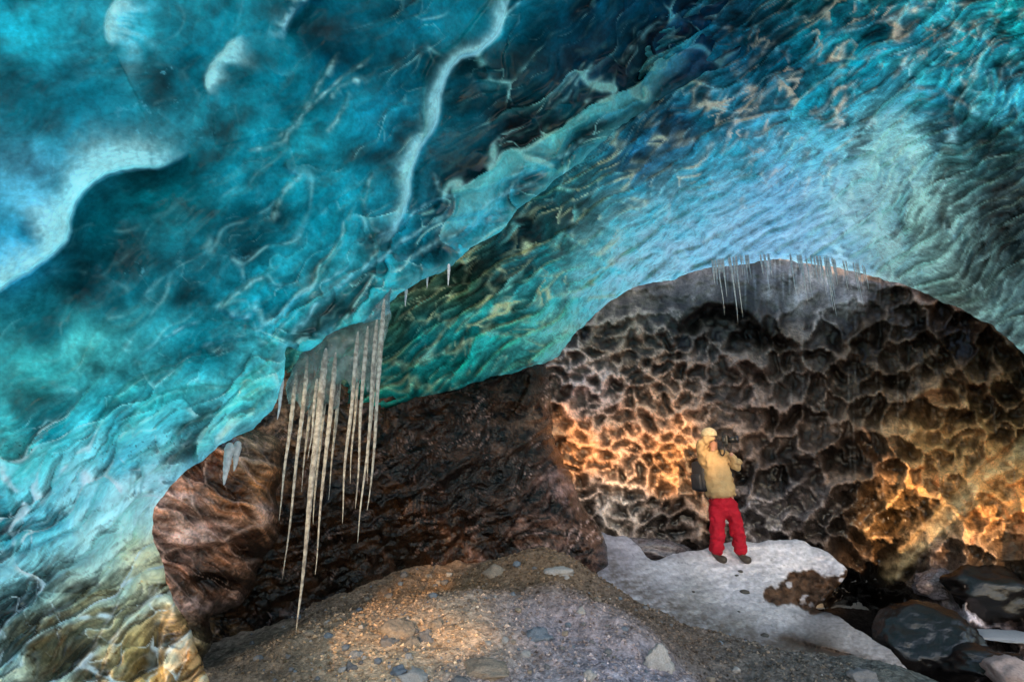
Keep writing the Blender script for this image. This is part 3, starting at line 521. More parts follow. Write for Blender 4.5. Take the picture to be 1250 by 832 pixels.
def gridmesh(name, gx, gy, gz, mat, attrs):
    H, Wd = gx.shape; I = np.arange(H*Wd).reshape(H, Wd)
    q = np.stack([I[:-1, :-1], I[:-1, 1:], I[1:, 1:], I[1:, :-1]], -1).reshape(-1, 4)
    return mesh_np(name, np.stack([gx, gy, gz], -1).reshape(-1, 3), q, mat, attrs)
M_GRAV = ice_mat('gravel_grit', fine=3.2, bump=.8, grain=.38, ior=1.4, dist=.02)
def grav_col(x, y):
    c = colfield([(0,3.3,(132,124,128)),(-.8,3.5,(178,150,120)),(-.4,3.9,(170,142,114)),(-1.5,3.2,(95,80,66)),(.3,4.2,(132,120,122)),(.3,5.2,(104,84,66)),(-.5,5.2,(110,88,66)),(1.2,5,(90,76,66)),(2,4.4,(86,80,74)),(1.2,3.3,(96,88,88)),(-1.6,3.4,(92,80,68)),(3,4,(78,78,72)),(0.8,3.6,(140,130,134)),(3.5,6.5,(22,19,18)),(5,5,(40,36,36)),(4.5,8,(14,12,12))], x, y, soft=.3)  # sun patch painted in as pale tan, shade of the hollow as near-black
    return c*np.clip(1+.9*fbm(x*9, y*9, 5, 610, .7)+.5*noise(x*40, y*40, 611), .3, 2)[..., None]
gcol = grav_col(gx, gy).reshape(-1, 3)
g = gridmesh('gravel_ground', gx, gy, gz, M_GRAV, {'tint': np.clip(gcol*1.45*np.array([.97, .98, 1.02]), 0, 1), 'extra': np.tile([0, .85, 0], (len(gcol), 1))})
tag(g, 'brown and grey gravel mound filling the foreground of the cave floor', 'ground', kind='structure')
# wide surrounding ground out to the horizon, a little below
bx, by = np.meshgrid(np.concatenate([np.linspace(-600, -14, 14), np.linspace(-12, 12, 60), np.linspace(14, 600, 14)]), np.concatenate([np.linspace(-600, -14, 14), np.linspace(-12, 12, 60), np.linspace(14, 600, 14)]))
bz = np.where((np.abs(bx) < 13) & (np.abs(by) < 13), np.clip(ground_z(np.clip(bx, -9, 9), np.clip(by, -9, 14), False), -2, 1)-.12, -.45)
M_OUT = simple_mat('snowy_ground', (.55,.53,.5), .8, 1.5, .3, .4)
bg = gridmesh('outer_ground', bx, by, bz, M_OUT, None); tag(bg, 'pale stony ground outside the cave mouth', 'ground', kind='structure')
# ------------------------------------------------------------------ 7. snow shelf
SH = crom([(700,640),(745,652),(775,660),(800,684),(840,672),(868,666),(900,660),(960,659),(985,662),(1010,676),(1032,688),(1034,700),(1018,718),(992,742),(975,732),(1010,748),(1045,768),(1085,795),(1110,815),(1125,840),(1150,880)], 6)
SHREG = np.vstack([SH, [(1150,960),(660,960),(660,640)]])
D6 = [(700,660,7.3),(745,660,7.3),(800,690,6.9),(870,672,7.3),(960,661,7.5),(1032,690,6.75),(985,738,6.55),(930,700,6.9),(960,735,6.35),(890,690,7.05),(800,720,6.2),(760,740,5.6),(1045,770,5.7),(1110,815,5.0),(1125,840,4.8),(900,760,5.7),(1000,790,5.2),(700,800,5.2),(900,860,4.6),(1100,900,4.4),(700,700,6.2)]
BLK = crom([(928,735),(935,718),(955,715),(965,698),(990,694),(1000,700),(1020,703),(1034,695),(1040,712),(1000,750),(985,745),(965,735),(950,738)], 6)
def f6(gx, gy, sd):
    d = rbf(D6, gx, gy, 300.); wx = 7*fbm(gx/30, gy/30, 3, 705); wy = 5*fbm(gx/30+7, gy/30, 3, 706)
    b = sdf(gx+wx, gy+wy, BLK); bm_ = sstep(-1.2, 1.5, b+4*fbm(gx/7, gy/6, 3, 738))
    D, R = creases(gx, gy, [([(925,736),(960,742),(1000,760),(1040,775),(1090,800)], 4, 30, -1, 0), ([(955,776),(990,785),(1040,800),(1075,815),(1110,835)], 14, 40, 1, 0), ([(740,700),(800,715),(850,730),(900,740),(960,760),(1010,782)], 2, 20, 1, 0)], 700)
    hgt = D-5*fbm(gx/50, gy/18, 3, 710)-1.9*fbm(gx/14, gy/6, 4, 711, .65)+2.2*sstep(.45, .2, voronoi(gx/17+wx/9, gy/8+wy/9, 714)[0])*np.exp(-((gx-880)/110)**2-((gy-700)/30)**2)+bm_*(6-7*ridge(gx/14, gy/12, 4, 712))-5*bm_*fbm(gx/8, gy/7, 3, 713)
    d = d*(1+hgt/F)
    c = colfield([(760,670,(165,160,175)),(800,700,(180,178,190)),(890,680,(200,195,205)),(960,670,(205,200,210)),(1020,690,(195,190,200)),(900,715,(185,182,192)),(850,740,(150,148,152)),(950,760,(170,168,176)),(1050,790,(175,165,165)),(1000,800,(110,100,95)),(900,770,(140,138,140)),(1090,815,(170,160,160)),(960,790,(100,95,92)),(1050,825,(100,96,98))], gx, gy)
    c = c*np.clip(1+.35*fbm(gx/20, gy/9, 4, 720), .5, 1.4)[..., None]
    dirt = sstep(.22, .5, fbm(gx/13, gy/6, 4, 722, .7)); c = c*(1-.45*dirt[..., None])*np.clip(1+.5*fbm(gx/5, gy/3, 3, 724), .5, 1.4)[..., None]
    rock = s2l((82,62,50))*np.clip(.8+1.5*fbm(gx/12, gy/9, 4, 730, .65), .25, 2)[..., None]; k = bm_*(1-.8*sstep(.3, .42, fbm(gx/18, gy/14, 3, 731))); c = c*(1-k[..., None])+rock*k[..., None]
    ds2, _, t2_ = poly_near(gx, gy, crom([(735,690),(790,725),(850,760),(950,792),(1050,816),(1120,840)], 6)); k = (np.exp(-(ds2/26.)**2)*np.clip(.62+1.1*fbm(gx/12, gy/6, 4, 733, .7), 0, .9))[..., None]; c = c*(1-k)+s2l((84,74,68))*k
    k = (np.exp(-(((gx-1022)/30)**2+((gy-740)/13)**2)**2))[..., None]; c = c*(1-.93*k)  # shelf end blackened in the colour to stand for shade of the hollow
    # dark ledge under the long snow lip
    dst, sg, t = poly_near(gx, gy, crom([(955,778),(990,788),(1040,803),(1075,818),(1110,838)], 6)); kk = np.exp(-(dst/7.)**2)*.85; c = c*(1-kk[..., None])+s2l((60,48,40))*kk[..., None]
    return d, c*1.15*np.array([1.03, 1, .96]), np.stack([np.zeros(gx.shape), np.full(gx.shape, .7)-.3*bm_, np.full(gx.shape, .12)], -1)
shelf = sheet('snow_shelf', (670, 1160, 640, 900), 1.6, f6, M_SNOW, SHREG, roll=(8, 10), back=(60, 1.2))
tag(shelf, 'sloping shelf of packed grey white snow the photographer stands on, broken ice block at its end', 'snow shelf', kind='structure')
# ------------------------------------------------------------------ 8. added, unseen ice ridge behind the camera, masking the low sun into patches
SUN_EL = math.radians(11); SUN_AZ = math.radians(4)      # light travels forward and a little to the right
sd_ = np.array([math.sin(SUN_AZ)*math.cos(SUN_EL), math.cos(SUN_AZ)*math.cos(SUN_EL), -math.sin(SUN_EL)])
RY = -32.0
def on_sun_mask(p): k = (p[1]-RY)/sd_[1]; q = np.asarray(p)-k*sd_; return q[0], q[2]
def patch(pts, ext=0): return np.array([on_sun_mask(P(*a)) for a in pts])
HOLES = [patch([(1062,760,7.3),(1066,560,8.2),(1062,500,8.6),(1120,505,8.8),(1180,470,8.5),(1290,440,8),(1360,560,6.5),(1330,720,6),(1180,690,6.9),(1110,680,7.6)]),
         patch([(672,485,9),(730,520,9),(790,525,9),(840,515,9),(868,560,9),(850,604,8.6),(780,604,8.6),(690,590,8.8)]),
         patch([(375,782,3.45),(405,762,3.7),(450,745,3.95),(510,742,4.05),(535,758,3.8),(570,780,3.55),(605,803,3.27),(590,803,3.27),(545,783,3.5),(500,780,3.5),(430,784,3.5)]),
         patch([(60,900,1.6),(110,740,1.8),(180,690,2.1),(240,720,2.2),(262,860,2.1)]),
         patch([(330,480,2.9),(480,480,3.0),(480,700,3.0),(330,760,2.9)])]
rx, rz = np.meshgrid(np.arange(-11, 9, .07), np.arange(-1.5, 14.5, .07))
hole = np.full(rx.shape, -9.)
for i, h in enumerate(HOLES):
    s = sdf(rx+.12*fbm(rx*2.2, rz*2.2, 4, 801+i), rz+.12*fbm(rx*2.2+5, rz*2.2, 4, 811+i), h)
    if i == 1 : s = s-.5*sstep(-.15, .25, fbm(rx*2.6, rz*3.4, 3, 820))*sstep(-.6, .5, rz-(h[:, 1].mean()-.3))-.12*sstep(0, .3, fbm(rx*4, rz*4, 2, 823))
    if i == 0 : s = s-.22*sstep(.2, .4, fbm(rx*2.0, rz*2.0, 3, 822))
    if i == 4 : s = s-.25*sstep(-.1, .1, fbm(rx*4, rz*4, 3, 821))
    hole = np.maximum(hole, s)
top = 13.2+.6*fbm(rx*.5, rx*0, 3, 830)-.02*(rx-0)**2
keep = (hole < 0) & (rz < top)
ry = RY+.0*rx+.15*fbm(rx*.7, rz*.7, 4, 840)
idx = -np.ones(keep.size, int); idx[keep.ravel()] = np.arange(keep.sum()); I = idx.reshape(keep.shape)
q = np.stack([I[:-1, :-1], I[:-1, 1:], I[1:, 1:], I[1:, :-1]], -1).reshape(-1, 4); q = q[(q >= 0).all(1)]
M_SUN_MASK = simple_mat('sun_mask_ice', (.7,.74,.76), .6, 1.2, .25, .5, trans=0)
rd = mesh_np('sun_mask_ridge', np.stack([rx, ry, rz], -1).reshape(-1, 3)[keep.ravel()], q, M_SUN_MASK); tag(rd, 'added unseen ice wall behind the camera, pierced to let the sun through in patches', 'sun mask', kind='structure')
# ------------------------------------------------------------------ light
w = bpy.data.worlds.new('World'); scene.world = w; w.use_nodes = True; nt = w.node_tree
sk = nt.nodes.new('ShaderNodeTexSky'); sk.sky_type = 'NISHITA'; sk.sun_disc = False; sk.sun_elevation = SUN_EL; sk.sun_rotation = math.pi+SUN_AZ
sk.altitude = 300; sk.air_density = 1.0; sk.dust_density = 1.0; sk.ozone_density = 1.0
bgn = nt.nodes['Background']; nt.links.new(sk.outputs[0], bgn.inputs[0]); bgn.inputs[1].default_value = .62
sl = bpy.data.lights.new('sun', 'SUN'); sl.energy = 4.2; sl.angle = math.radians(.32); sl.color = (1, .64, .31)
so = bpy.data.objects.new('sun', sl); COL.objects.link(so); so.rotation_euler = Vector(sd_.tolist()).to_track_quat('-Z', 'Y').to_euler()
scene.view_settings.view_transform = 'Standard'; scene.view_settings.look = 'None'; scene.view_settings.exposure = 0; scene.view_settings.gamma = 1
scene.cycles.max_bounces = 6; scene.cycles.diffuse_bounces = 3; scene.cycles.glossy_bounces = 2; scene.cycles.transmission_bounces = 5
scene.cycles.sample_clamp_indirect = 4
# ------------------------------------------------------------------ 9. helpers for the loose things
from mathutils import noise as mn
def hit(px, py, lo=2.4, hi=9.0):
    """where the line of sight (px,py) first meets the gravel"""
    ds = np.linspace(lo, hi, 500); p = P(np.full(500, px), np.full(500, py), ds)
    z = ground_z(p[:, 0], p[:, 1]); k = np.where(p[:, 2] < z)[0]
    k = k[0] if len(k) else 499
    return ds[k], p[k, 0], p[k, 1], z[k]
_deps = {}
def shelf_hit(px, py):
    a = np.array([[float(px)]]); b = np.array([[float(py)]]); return float(f6(a, b, np.array([[400.]]))[0][0, 0])
def rock_mesh(name, seed, mat, sub=4, rough=.22, cuts=7, smooth=True):
    r = random.Random(seed); bm = bmesh.new(); bmesh.ops.create_icosphere(bm, subdivisions=sub, radius=1)
    pl = [(Vector((r.gauss(0, 1), r.gauss(0, 1), r.gauss(0, 1))).normalized(), r.uniform(.6, .9)) for _ in range(cuts)]
    off = Vector((r.uniform(0, 50), r.uniform(0, 50), r.uniform(0, 50)))
    for v in bm.verts:
        c = v.co.copy()
        for n, h in pl:
            q = c.dot(n)
            if q > h: c -= n*(q-h)*.85
        c *= 1+rough*mn.fractal(c*1.6+off, .75, 2.1, 6)+.05*mn.noise(c*7+off)
        v.co = c
    me = bpy.data.meshes.new(name); bm.to_mesh(me); bm.free()
    for p in me.polygons: p.use_smooth = smooth
    me.materials.append(mat); return me
def put(name, me, loc, sc, rz=0, tilt=0, label=None, cat=None, group=None):
    o = bpy.data.objects.new(name, me); COL.objects.link(o); o.location = loc; o.scale = sc; o.rotation_euler = (tilt, tilt*.5, rz)
    return tag(o, label, cat, group)
M_ST = [simple_mat('grey_stone', (.16,.15,.15), .8, 14, .35, .5, spec=.3), simple_mat('tan_stone', (.27,.21,.16), .85, 12, .35, .5, spec=.3), simple_mat('blue_grey_stone', (.13,.15,.18), .65, 10, .35, .4), simple_mat('pale_stone', (.34,.31,.29), .8, 12, .25, .4, spec=.3), simple_mat('dark_stone', (.05,.045,.04), .6, 12, .4, .5)]
M_MAUVE = simple_mat('frosted_mauve_ice', (.05,.04,.042), .25, 9, .5, .5, spec=.6, col2=(.26,.22,.24))
M_BLACK = simple_mat('black_ice', (.009,.008,.008), .22, 4, .3, .3, bscale=9, spec=.5, dist=.05)
big = [ (482,770,46,30,1,'rounded tan boulder lit gold by the sun on the gravel'), (656,778,34,22,2,'smooth blue grey stone half buried in the middle of the gravel slope'),
 (807,806,40,46,3,'rounded pale grey boulder at the right foot of the gravel mound'), (590,822,70,24,1,'wide flat brown slab at the bottom edge of the gravel'),
 (604,698,34,20,1,'low brown stone on the left flank of the mound top'), (683,699,40,18,3,'long pale tan stone lying just below the mound top'), (520,779,24,18,0,'grey stone right beside the sunlit tan boulder'),
 (498,786,22,16,1,'squat tan stone below the sunlit tan boulder'), (473,785,26,14,0,'flat grey stone left of the squat tan stone'), (500,829,46,20,3,'pale grey rock cut by the bottom edge of the picture'),
 (497,802,12,10,3,'small whitish pebble between the pale bottom rock and the tan boulder'), (433,800,20,14,3,'pale stone at the left end of the foreground pebbles'), (710,746,14,10,3,'small pale stone in the middle of the upper gravel face'),
 (532,762,18,14,1,'warm tan stone in the sunlit gravel streak'), (425,815,18,12,0,'grey stone below the pale stone at the left end'), (484,820,22,14,2,'blue grey stone above the pale rock at the bottom edge'),
 (560,832,30,12,0,'grey stone at the bottom edge left of the wide brown slab'), (642,799,14,9,3,'pale flat pebble below the smooth blue grey stone'), (720,826,18,16,3,'small rounded stone at the bottom edge left of the pale grey boulder'), (1063,829,38,20,0,'grey green rock at the foot of the snow shelf')]
for i, (px, py, wpx, hpx, mt, lab) in enumerate(big):
    d, x, y, z = hit(px, py+hpx*.25); s = d/F
    put('boulder' if wpx > 36 else 'stone', rock_mesh('stone', 40+i, M_ST[mt], 4, .3, 12), (x, y+wpx*s*.3, z+hpx*s*.02), (wpx*s*.5, wpx*s*.46, hpx*s*.55), random.uniform(-.4, .4), 0, lab, 'boulder' if wpx > 36 else 'stone')
vari = [rock_mesh('stone', 90+k, M_ST[k % 4], 3, .22, 7) for k in range(10)]
r = random.Random(5); n = 0
while n < 240:
    px = r.uniform(300, 1010); py = r.uniform(690, 836)
    if (px < 560) != (r.random() < .62): continue
    d, x, y, z = hit(px, py)
    if d > 6 or x > 2.6: continue
    wpx = 3.2+9*r.random()**2.8; s = d/F; k = r.randrange(10)
    tone = ['grey', 'tan', 'blue grey', 'pale'][k % 4]
    put('pebble', vari[k], (x, y, z+wpx*s*.1), (wpx*s*.5, wpx*s*.42, wpx*s*.36), r.uniform(0, 6), r.uniform(-.3, .3), 'small '+tone+' pebble lying loose on the gravel mound', 'pebble', 'loose '+tone+' pebbles on the gravel mound'); n += 1
# grit nobody could count
gv = []; gf = []
rr = np.random.RandomState(3); N_ = 26000
xx = rr.uniform(-1.9, 2.6, N_); yy = 2.75+3.2*rr.rand(N_)**1.25; zz = ground_z(xx, yy)
ss = (.0035+.013*rr.rand(N_)**4)*(.6+.35*(yy/3.)); base = np.array([[1,0,0],[-.5,.85,0],[-.5,-.85,0],[.2,.1,.9],[-.1,.2,-.8],[.5,.5,.45],[-.6,-.1,.55]])
tri = np.array([[3,0,5],[3,5,1],[3,1,6],[3,6,2],[3,2,0],[0,1,5],[1,2,6],[4,1,0],[4,2,1],[4,0,2]])
ang = rr.uniform(0, 6.28, N_); ca, sa = np.cos(ang), np.sin(ang); B = base[None]*(1+.35*rr.randn(N_, 7, 3))*ss[:, None, None]
VX = np.stack([B[..., 0]*ca[:, None]-B[..., 1]*sa[:, None]+xx[:, None], B[..., 0]*sa[:, None]+B[..., 1]*ca[:, None]+yy[:, None], B[..., 2]*.8+zz[:, None]+ss[:, None]*.25], -1).reshape(-1, 3)
FT = (tri[None]+np.arange(N_)[:, None, None]*7).reshape(-1, 3)
tc_ = np.repeat(grav_col(xx, yy)*rr.uniform(.8, 2.4, (N_, 1))*np.array([1, .97, .93]), 7, axis=0)
go = mesh_np('gravel', VX, FT, M_GRAV, {'tint': np.clip(tc_, 0, 1), 'extra': np.tile([0, .85, 0], (len(tc_), 1))})
go.data.polygons.foreach_set('use_smooth', np.zeros(len(go.data.polygons), bool)); tag(go, 'fine grit and tiny chips of stone strewn over the mound', 'gravel', kind='stuff')
# stones and ice beyond
def at(name, px, py, d, wpx, hpx, me, lab, cat, group=None, rz=0, dep=.8):
    s = d/F; p = PV(px, py, d); return put(name, me, p, (wpx*s*.5, wpx*s*.5*dep, hpx*s*.5), rz, 0, lab, cat, group)
at('boulder', 1132, 782, 5.7, 128, 84, rock_mesh('boulder', 7, M_BLACK, 5, .1, 3), 'glossy black ice boulder beside the dark hollow right of the snow shelf', 'boulder', rz=.3)
at('ice_block', 798, 672, 8.0, 88, 34, rock_mesh('ice_block', 8, M_MAUVE, 4, .25, 8), 'low mauve ice block between the snow shelf and the scalloped wall', 'ice block')
at('ice_block', 1140, 712, 7.0, 56, 34, rock_mesh('ice_block', 9, M_MAUVE, 4, .25, 8), 'frosted mauve ice block above the black boulder, nearest the hollow', 'ice block')
at('ice_block', 1205, 722, 6.5, 100, 60, rock_mesh('ice_block', 10, M_BLACK, 4, .25, 9), 'dark wet ice block at the right edge under the golden wall', 'ice block')
at('snow_patch', 1225, 776, 5.9, 80, 7, rock_mesh('snow_patch', 11, M_SNOWP:=simple_mat('snow', (.36,.35,.37), .8, 20, .15, .4), 4, .2, 3), 'thin strip of snow at the right edge behind the black boulder', 'snow patch')
at('boulder', 1240, 826, 4.7, 74, 46, rock_mesh('boulder', 12, simple_mat('pink_stone', (.3,.22,.2), .8, 10, .25, .4), 4, .2, 8), 'pinkish brown rock in the bottom right corner', 'boulder')
at('ice_block', 1195, 806, 5.2, 110, 34, rock_mesh('ice_block', 13, M_BLACK, 4, .25, 9), 'low dark slab of ice between the black boulder and the pinkish corner rock', 'ice block')
at('ice_block', 487, 712, 5.5, 40, 18, rock_mesh('ice_block', 14, M_MAUVE, 4, .3, 8), 'pale frosted ice lump on the ground behind the icicles', 'ice block')
at('ice_block', 465, 724, 5.3, 46, 16, rock_mesh('ice_block', 15, M_MAUVE, 4, .3, 8), 'flat pale ice lump nearest the sunlit gravel behind the icicles', 'ice block')
at('ice_block', 270, 812, 3.9, 60, 22, rock_mesh('ice_block', 16, M_SNOWP, 4, .2, 5), 'low pale drift of snow at the foot of the amber ice column', 'ice block')
for i, (px, py, wp, lab) in enumerate([(904,697,7,'tiny dark stone on the snow just right of the boots'), (899,702,6,'tiny dark stone lowest and leftmost beside the boots'), (909,722,13,'dark chip of stone on the snow below the boots'), (933,775,12,'dark stone on the lower snow slope near the dark ledge'), (902,746,4,'speck of dark stone mid way down the snow slope'), (846,722,5,'dark speck of stone on the left of the snow slope')]):
    at('stone', px, py, shelf_hit(px, py), wp, wp*.5, rock_mesh('stone', 60+i, M_ST[4], 2, .2, 5), lab, 'stone')
# ------------------------------------------------------------------ 10. icicles and their curtain
def glass_mat(name, col, tr=.55, rough=.2, bump=.5, bs=60, trl=.35):
    m, nt = new_mat(name); N = NT(nt); out = N.n('ShaderNodeOutputMaterial'); tc = N.n('ShaderNodeTexCoord')
    n1 = N.n('ShaderNodeTexNoise', Scale=bs, Detail=5, Roughness=.6); N.l(tc.outputs['Object'], n1.inputs['Vector'])
    rp = N.n('ShaderNodeValToRGB'); rp.color_ramp.elements[0].position = .38; rp.color_ramp.elements[1].position = .62; rp.color_ramp.elements[0].color = (*[q*.45 for q in col], 1); rp.color_ramp.elements[1].color = (*[min(1, q*1.15) for q in col], 1); N.l(n1.outputs['Fac'], rp.inputs[0])
    bp = N.n('ShaderNodeBump', Strength=bump, Distance=.02); N.l(n1.outputs['Fac'], bp.inputs['Height'])
    pb = N.n('ShaderNodeBsdfPrincipled', Roughness=rough); pb.inputs['Base Color'].default_value = (*col, 1); pb.inputs['Transmission Weight'].default_value = tr; pb.inputs['IOR'].default_value = 1.25
    t2 = N.n('ShaderNodeBsdfTranslucent'); t2.inputs[0].default_value = (*col, 1); mx = N.n('ShaderNodeMixShader'); mx.inputs[0].default_value = trl
    N.l(rp.outputs[0], pb.inputs['Base Color']); N.l(rp.outputs[0], t2.inputs[0])
    N.l(bp.outputs[0], pb.inputs['Normal']); N.l(pb.outputs[0], mx.inputs[1]); N.l(t2.outputs[0], mx.inputs[2]); N.l(mx.outputs[0], out.inputs[0]); return m
M_ICI = glass_mat('icicle_ice', (.93,.86,.78), .72, .08, .6, 34, .14)
M_CUR = glass_mat('clear_ice', (.8,.92,.93), .9, .06, .5, 16, .06)
def icicle_mesh(name, L, r0, seed, seg=10, rings=110, hook=0, rib=.08, lean=0, power=.75, mat=None):
    rg = random.Random(seed); bm = bmesh.new(); prev = None; ph = rg.uniform(0, 9)
    for k in range(rings+1):
        t = k/rings; rr_ = r0*((1-t)**power*.85+.15*(1-t)**.3)*(1+rib*math.sin(t*L*95+ph+2*math.sin(t*17+ph))+.10*mn.noise(Vector((t*9, seed, 0))))+.0006
        rr_ *= 1-.75*math.exp(-t*16)
        cx = .024*L*mn.noise(Vector((t*2.2, seed*1.7, 3)))*t+lean*t*L; cy = .024*L*mn.noise(Vector((t*2.2, seed*2.7, 8)))*t
        ring = []
        for j in range(seg):
            a = 2*math.pi*j/seg; q = 1+.22*mn.noise(Vector((math.cos(a)*1.4, math.sin(a)*1.4, t*3+seed)))
            ring.append(bm.verts.new((cx+rr_*q*math.cos(a), cy+rr_*q*math.sin(a), -t*L)))
        if prev:
            for j in range(seg): bm.faces.new((prev[j], prev[(j+1) % seg], ring[(j+1) % seg], ring[j]))
        else: bm.faces.new(ring[::-1])
        prev = ring
    bm.faces.new(prev); bmesh.ops.recalc_face_normals(bm, faces=bm.faces)
    me = bpy.data.meshes.new(name); bm.to_mesh(me); bm.free()
    for p in me.polygons: p.use_smooth = True
    me.materials.append(mat or M_ICI); return me
def zoff(px, py, d, py2):
    """length of a vertical drop from (px,py,d) that ends at picture height py2"""
    a = P(px, py, d); lo, hi = 0., 4.
    for _ in range(40):
        m = (lo+hi)/2; z = a[2]-m-CAMZ; y = a[1]; dd = y*cp+z*sp; u = -y*sp+z*cp
        if CY-u/dd*F < py2: lo = m
        else: hi = m
    return lo
ICI = [(362,455,2.93,635,8,'thin outer icicle furthest left in the big cluster'), (376,435,2.95,706,9,'long slim icicle second from the left of the big cluster'), (398,425,2.97,773,15,'longest and thickest icicle, its tip nearly touching the gravel'),
 (410,430,3.0,701,11,'long icicle just right of the longest one'), (437,405,3.0,639,9,'slender icicle left of the pair in the right half of the cluster'), (449,398,3.02,621,8,'shorter icicle in the middle of the right half of the cluster'),
 (460,390,3.02,662,9,'long icicle second from the right of the cluster'), (469,365,3.03,623,10,'icicle furthest right, running straight down from the ceiling lip'), (382,470,3.05,600,7,'short icicle tucked behind the second and the longest'),
 (398,470,3.06,640,7,'thin icicle showing behind the longest one'), (440,430,3.1,590,6,'faint short icicle behind the slender pair'), (415,460,3.08,610,7,'short icicle behind the one right of the longest'), (461,405,3.1,590,6,'faint short icicle behind the furthest right one'), (387,462,2.9,560,7,'short stubby icicle fused to the front of the longest one')]
for i, (px, py, d, py2, wp, lab) in enumerate(ICI):
    L = zoff(px, py, d, py2); o = bpy.data.objects.new('icicle', icicle_mesh('icicle', L, wp*d/F*.34, i+3, power=[.75,.95,.8,1.1,.85][i % 5])); COL.objects.link(o); o.location = P(px, py, d).tolist()
    tag(o, lab, 'icicle', 'long icicles hanging from the ceiling lip')
M_FR = simple_mat('white_icicle_ice', (.82,.80,.82), .25, 30, .35, .5, trans=.35)
for i, (px, py, d, py2, wp, lab) in enumerate([(281,540,2.75,592,13,'stubby pale icicle hanging by itself over the amber ice column'), (291,538,2.8,575,10,'short blunt icicle right of the stubby one over the amber column'), (548,322,3.42,349,4,'tiny icicle alone on the blue lip right of the big cluster'), (496,352,3.3,374,4,'tiny icicle on the blue lip nearest the big cluster'), (345,462,2.9,512,6,'short icicle at the left end of the ice curtain'),(522,336,3.4,352,3,'tiny icicle on the blue lip between the other two tiny ones')]):
    L = zoff(px, py, d, py2); o = bpy.data.objects.new('icicle', icicle_mesh('icicle', L, wp*d/F*.5, i+40, rings=40, mat=M_FR)); COL.objects.link(o); o.location = P(px, py, d).tolist(); tag(o, lab, 'icicle')
rg = random.Random(9)
for i in range(90):
    px = rg.choice([rg.uniform(866, 915), rg.uniform(925, 1062), rg.uniform(925, 1062)]); py = np.interp(px, [860, 905, 950, 1000, 1040, 1075], [328, 320, 318, 321, 328, 340])-9; L = rg.uniform(.05, .6)*rg.random()**1.5+.05
    if 940 < px < 960: continue
    o = bpy.data.objects.new('icicle', icicle_mesh('icicle', L*1.5+.14, .006+.009*rg.random(), i+80, seg=6, rings=24, power=.9, mat=M_FR)); COL.objects.link(o); o.location = P(px, py, 7.4-.003*abs(px-950)).tolist()
    tag(o, 'thin white icicle fringing the top of the pale arch', 'icicle', 'thin icicles along the top of the arch')
CURT = crom([(478,352),(474,380),(470,410),(464,440),(458,470),(448,478),(443,462),(436,466),(430,480),(424,462),(417,470),(412,496),(404,500),(399,490),(392,506),(384,500),(380,488),(374,500),(366,500),(360,488),(352,492),(350,470),(358,445),(372,425),(390,408),(420,392),(450,372)], 5)
def f7(gx, gy, sd):
    d = 2.98+(gx-400)*.0012-(gy-430)*.0002
    g_ = gx+(gy-430)*.24; fl = np.abs(np.sin((g_+5*fbm(gx/30, gy/50, 2, 903))/5.2)); D, R = creases(gx, gy, [([(478,365),(462,385),(440,396),(415,402),(395,412),(382,425),(380,445),(386,470)], 9, 16, -1, 3), ([(442,412),(425,425),(412,440),(405,465)], 8, 12, -1, 3), ([(474,380),(455,400),(430,410)], 5, 12, -1, 2)], 950)
    hgt = D-5*fl*sstep(400, 450, gy)-3*fbm(gx/25, gy/40, 3, 904); return d*(1+hgt/F), np.ones(gx.shape+(3,))*.8, np.zeros(gx.shape+(3,))
cu = sheet('ice_curtain', (330, 490, 340, 520), 1.2, f7, M_CUR, CURT, roll=(6, 7), back=(30, .06)); tag(cu, 'clear fluted ice curtain between the ceiling lip and the long icicles', 'ice curtain')
# ------------------------------------------------------------------ 11. photographer
def skin(name, verts, edges, mat, parent, sub=2, disp=0, dscale=.1):
    me = bpy.data.meshes.new(name); me.from_pydata([v[0] for v in verts], edges, []); me.materials.append(mat)
    o = bpy.data.objects.new(name, me); COL.objects.link(o)
    m = o.modifiers.new('Skin', 'SKIN'); m.use_smooth_shade = True
    for k, v in enumerate(verts):
        sv = me.skin_vertices[0].data[k]; r_ = v[1]; sv.radius = r_ if isinstance(r_, tuple) else (r_, r_); sv.use_root = (k == 0)
    if sub: s_ = o.modifiers.new('Sub', 'SUBSURF'); s_.levels = sub; s_.render_levels = sub
    if disp:
        tx = bpy.data.textures.new(name, 'CLOUDS'); tx.noise_scale = dscale; tx.noise_depth = 1
        dm = o.modifiers.new('Disp', 'DISPLACE'); dm.texture = tx; dm.strength = disp; dm.mid_level = .5
    if parent: o.parent = parent
    return o
M_SKIN = simple_mat('skin', (.5,.26,.19), .5, 8, .1, .1); M_JACK = simple_mat('tan_jacket', (.50,.33,.165), .75, 6, .12, .9, bscale=16, spec=.3, dist=.03)
M_RED = simple_mat('red_trousers', (.42,.006,.022), .7, 5, .25, 1.0, bscale=13, spec=.25, dist=.04); M_BOOT = simple_mat('boot_leather', (.05,.035,.025), .6, 20, .3, .4)
M_GLV = simple_mat('dark_gloves', (.035,.025,.022), .7, 30, .3, .4); M_HAT = simple_mat('pale_hat', (.55,.45,.29), .85, 40, .2, .6); M_PACK = simple_mat('black_nylon', (.02,.02,.026), .6, 14, .4, .7)
M_CAMB = simple_mat('camera_black', (.015,.015,.016), .35, 20, .3, .2); M_GLS = simple_mat('lens_glass', (.02,.025,.05), .05, 5, .2, 0, spec=1)
fd = shelf_hit(893, 686); fp = PV(893, 686.5, fd)
K = fd/F/(7.0/625)                                           # metres per crop pixel stays with the distance
person = empty('person', fp); person.scale = (K*1.03,)*3; tag(person, 'person in tan jacket and red trousers photographing with raised arms on the snow shelf', 'person')
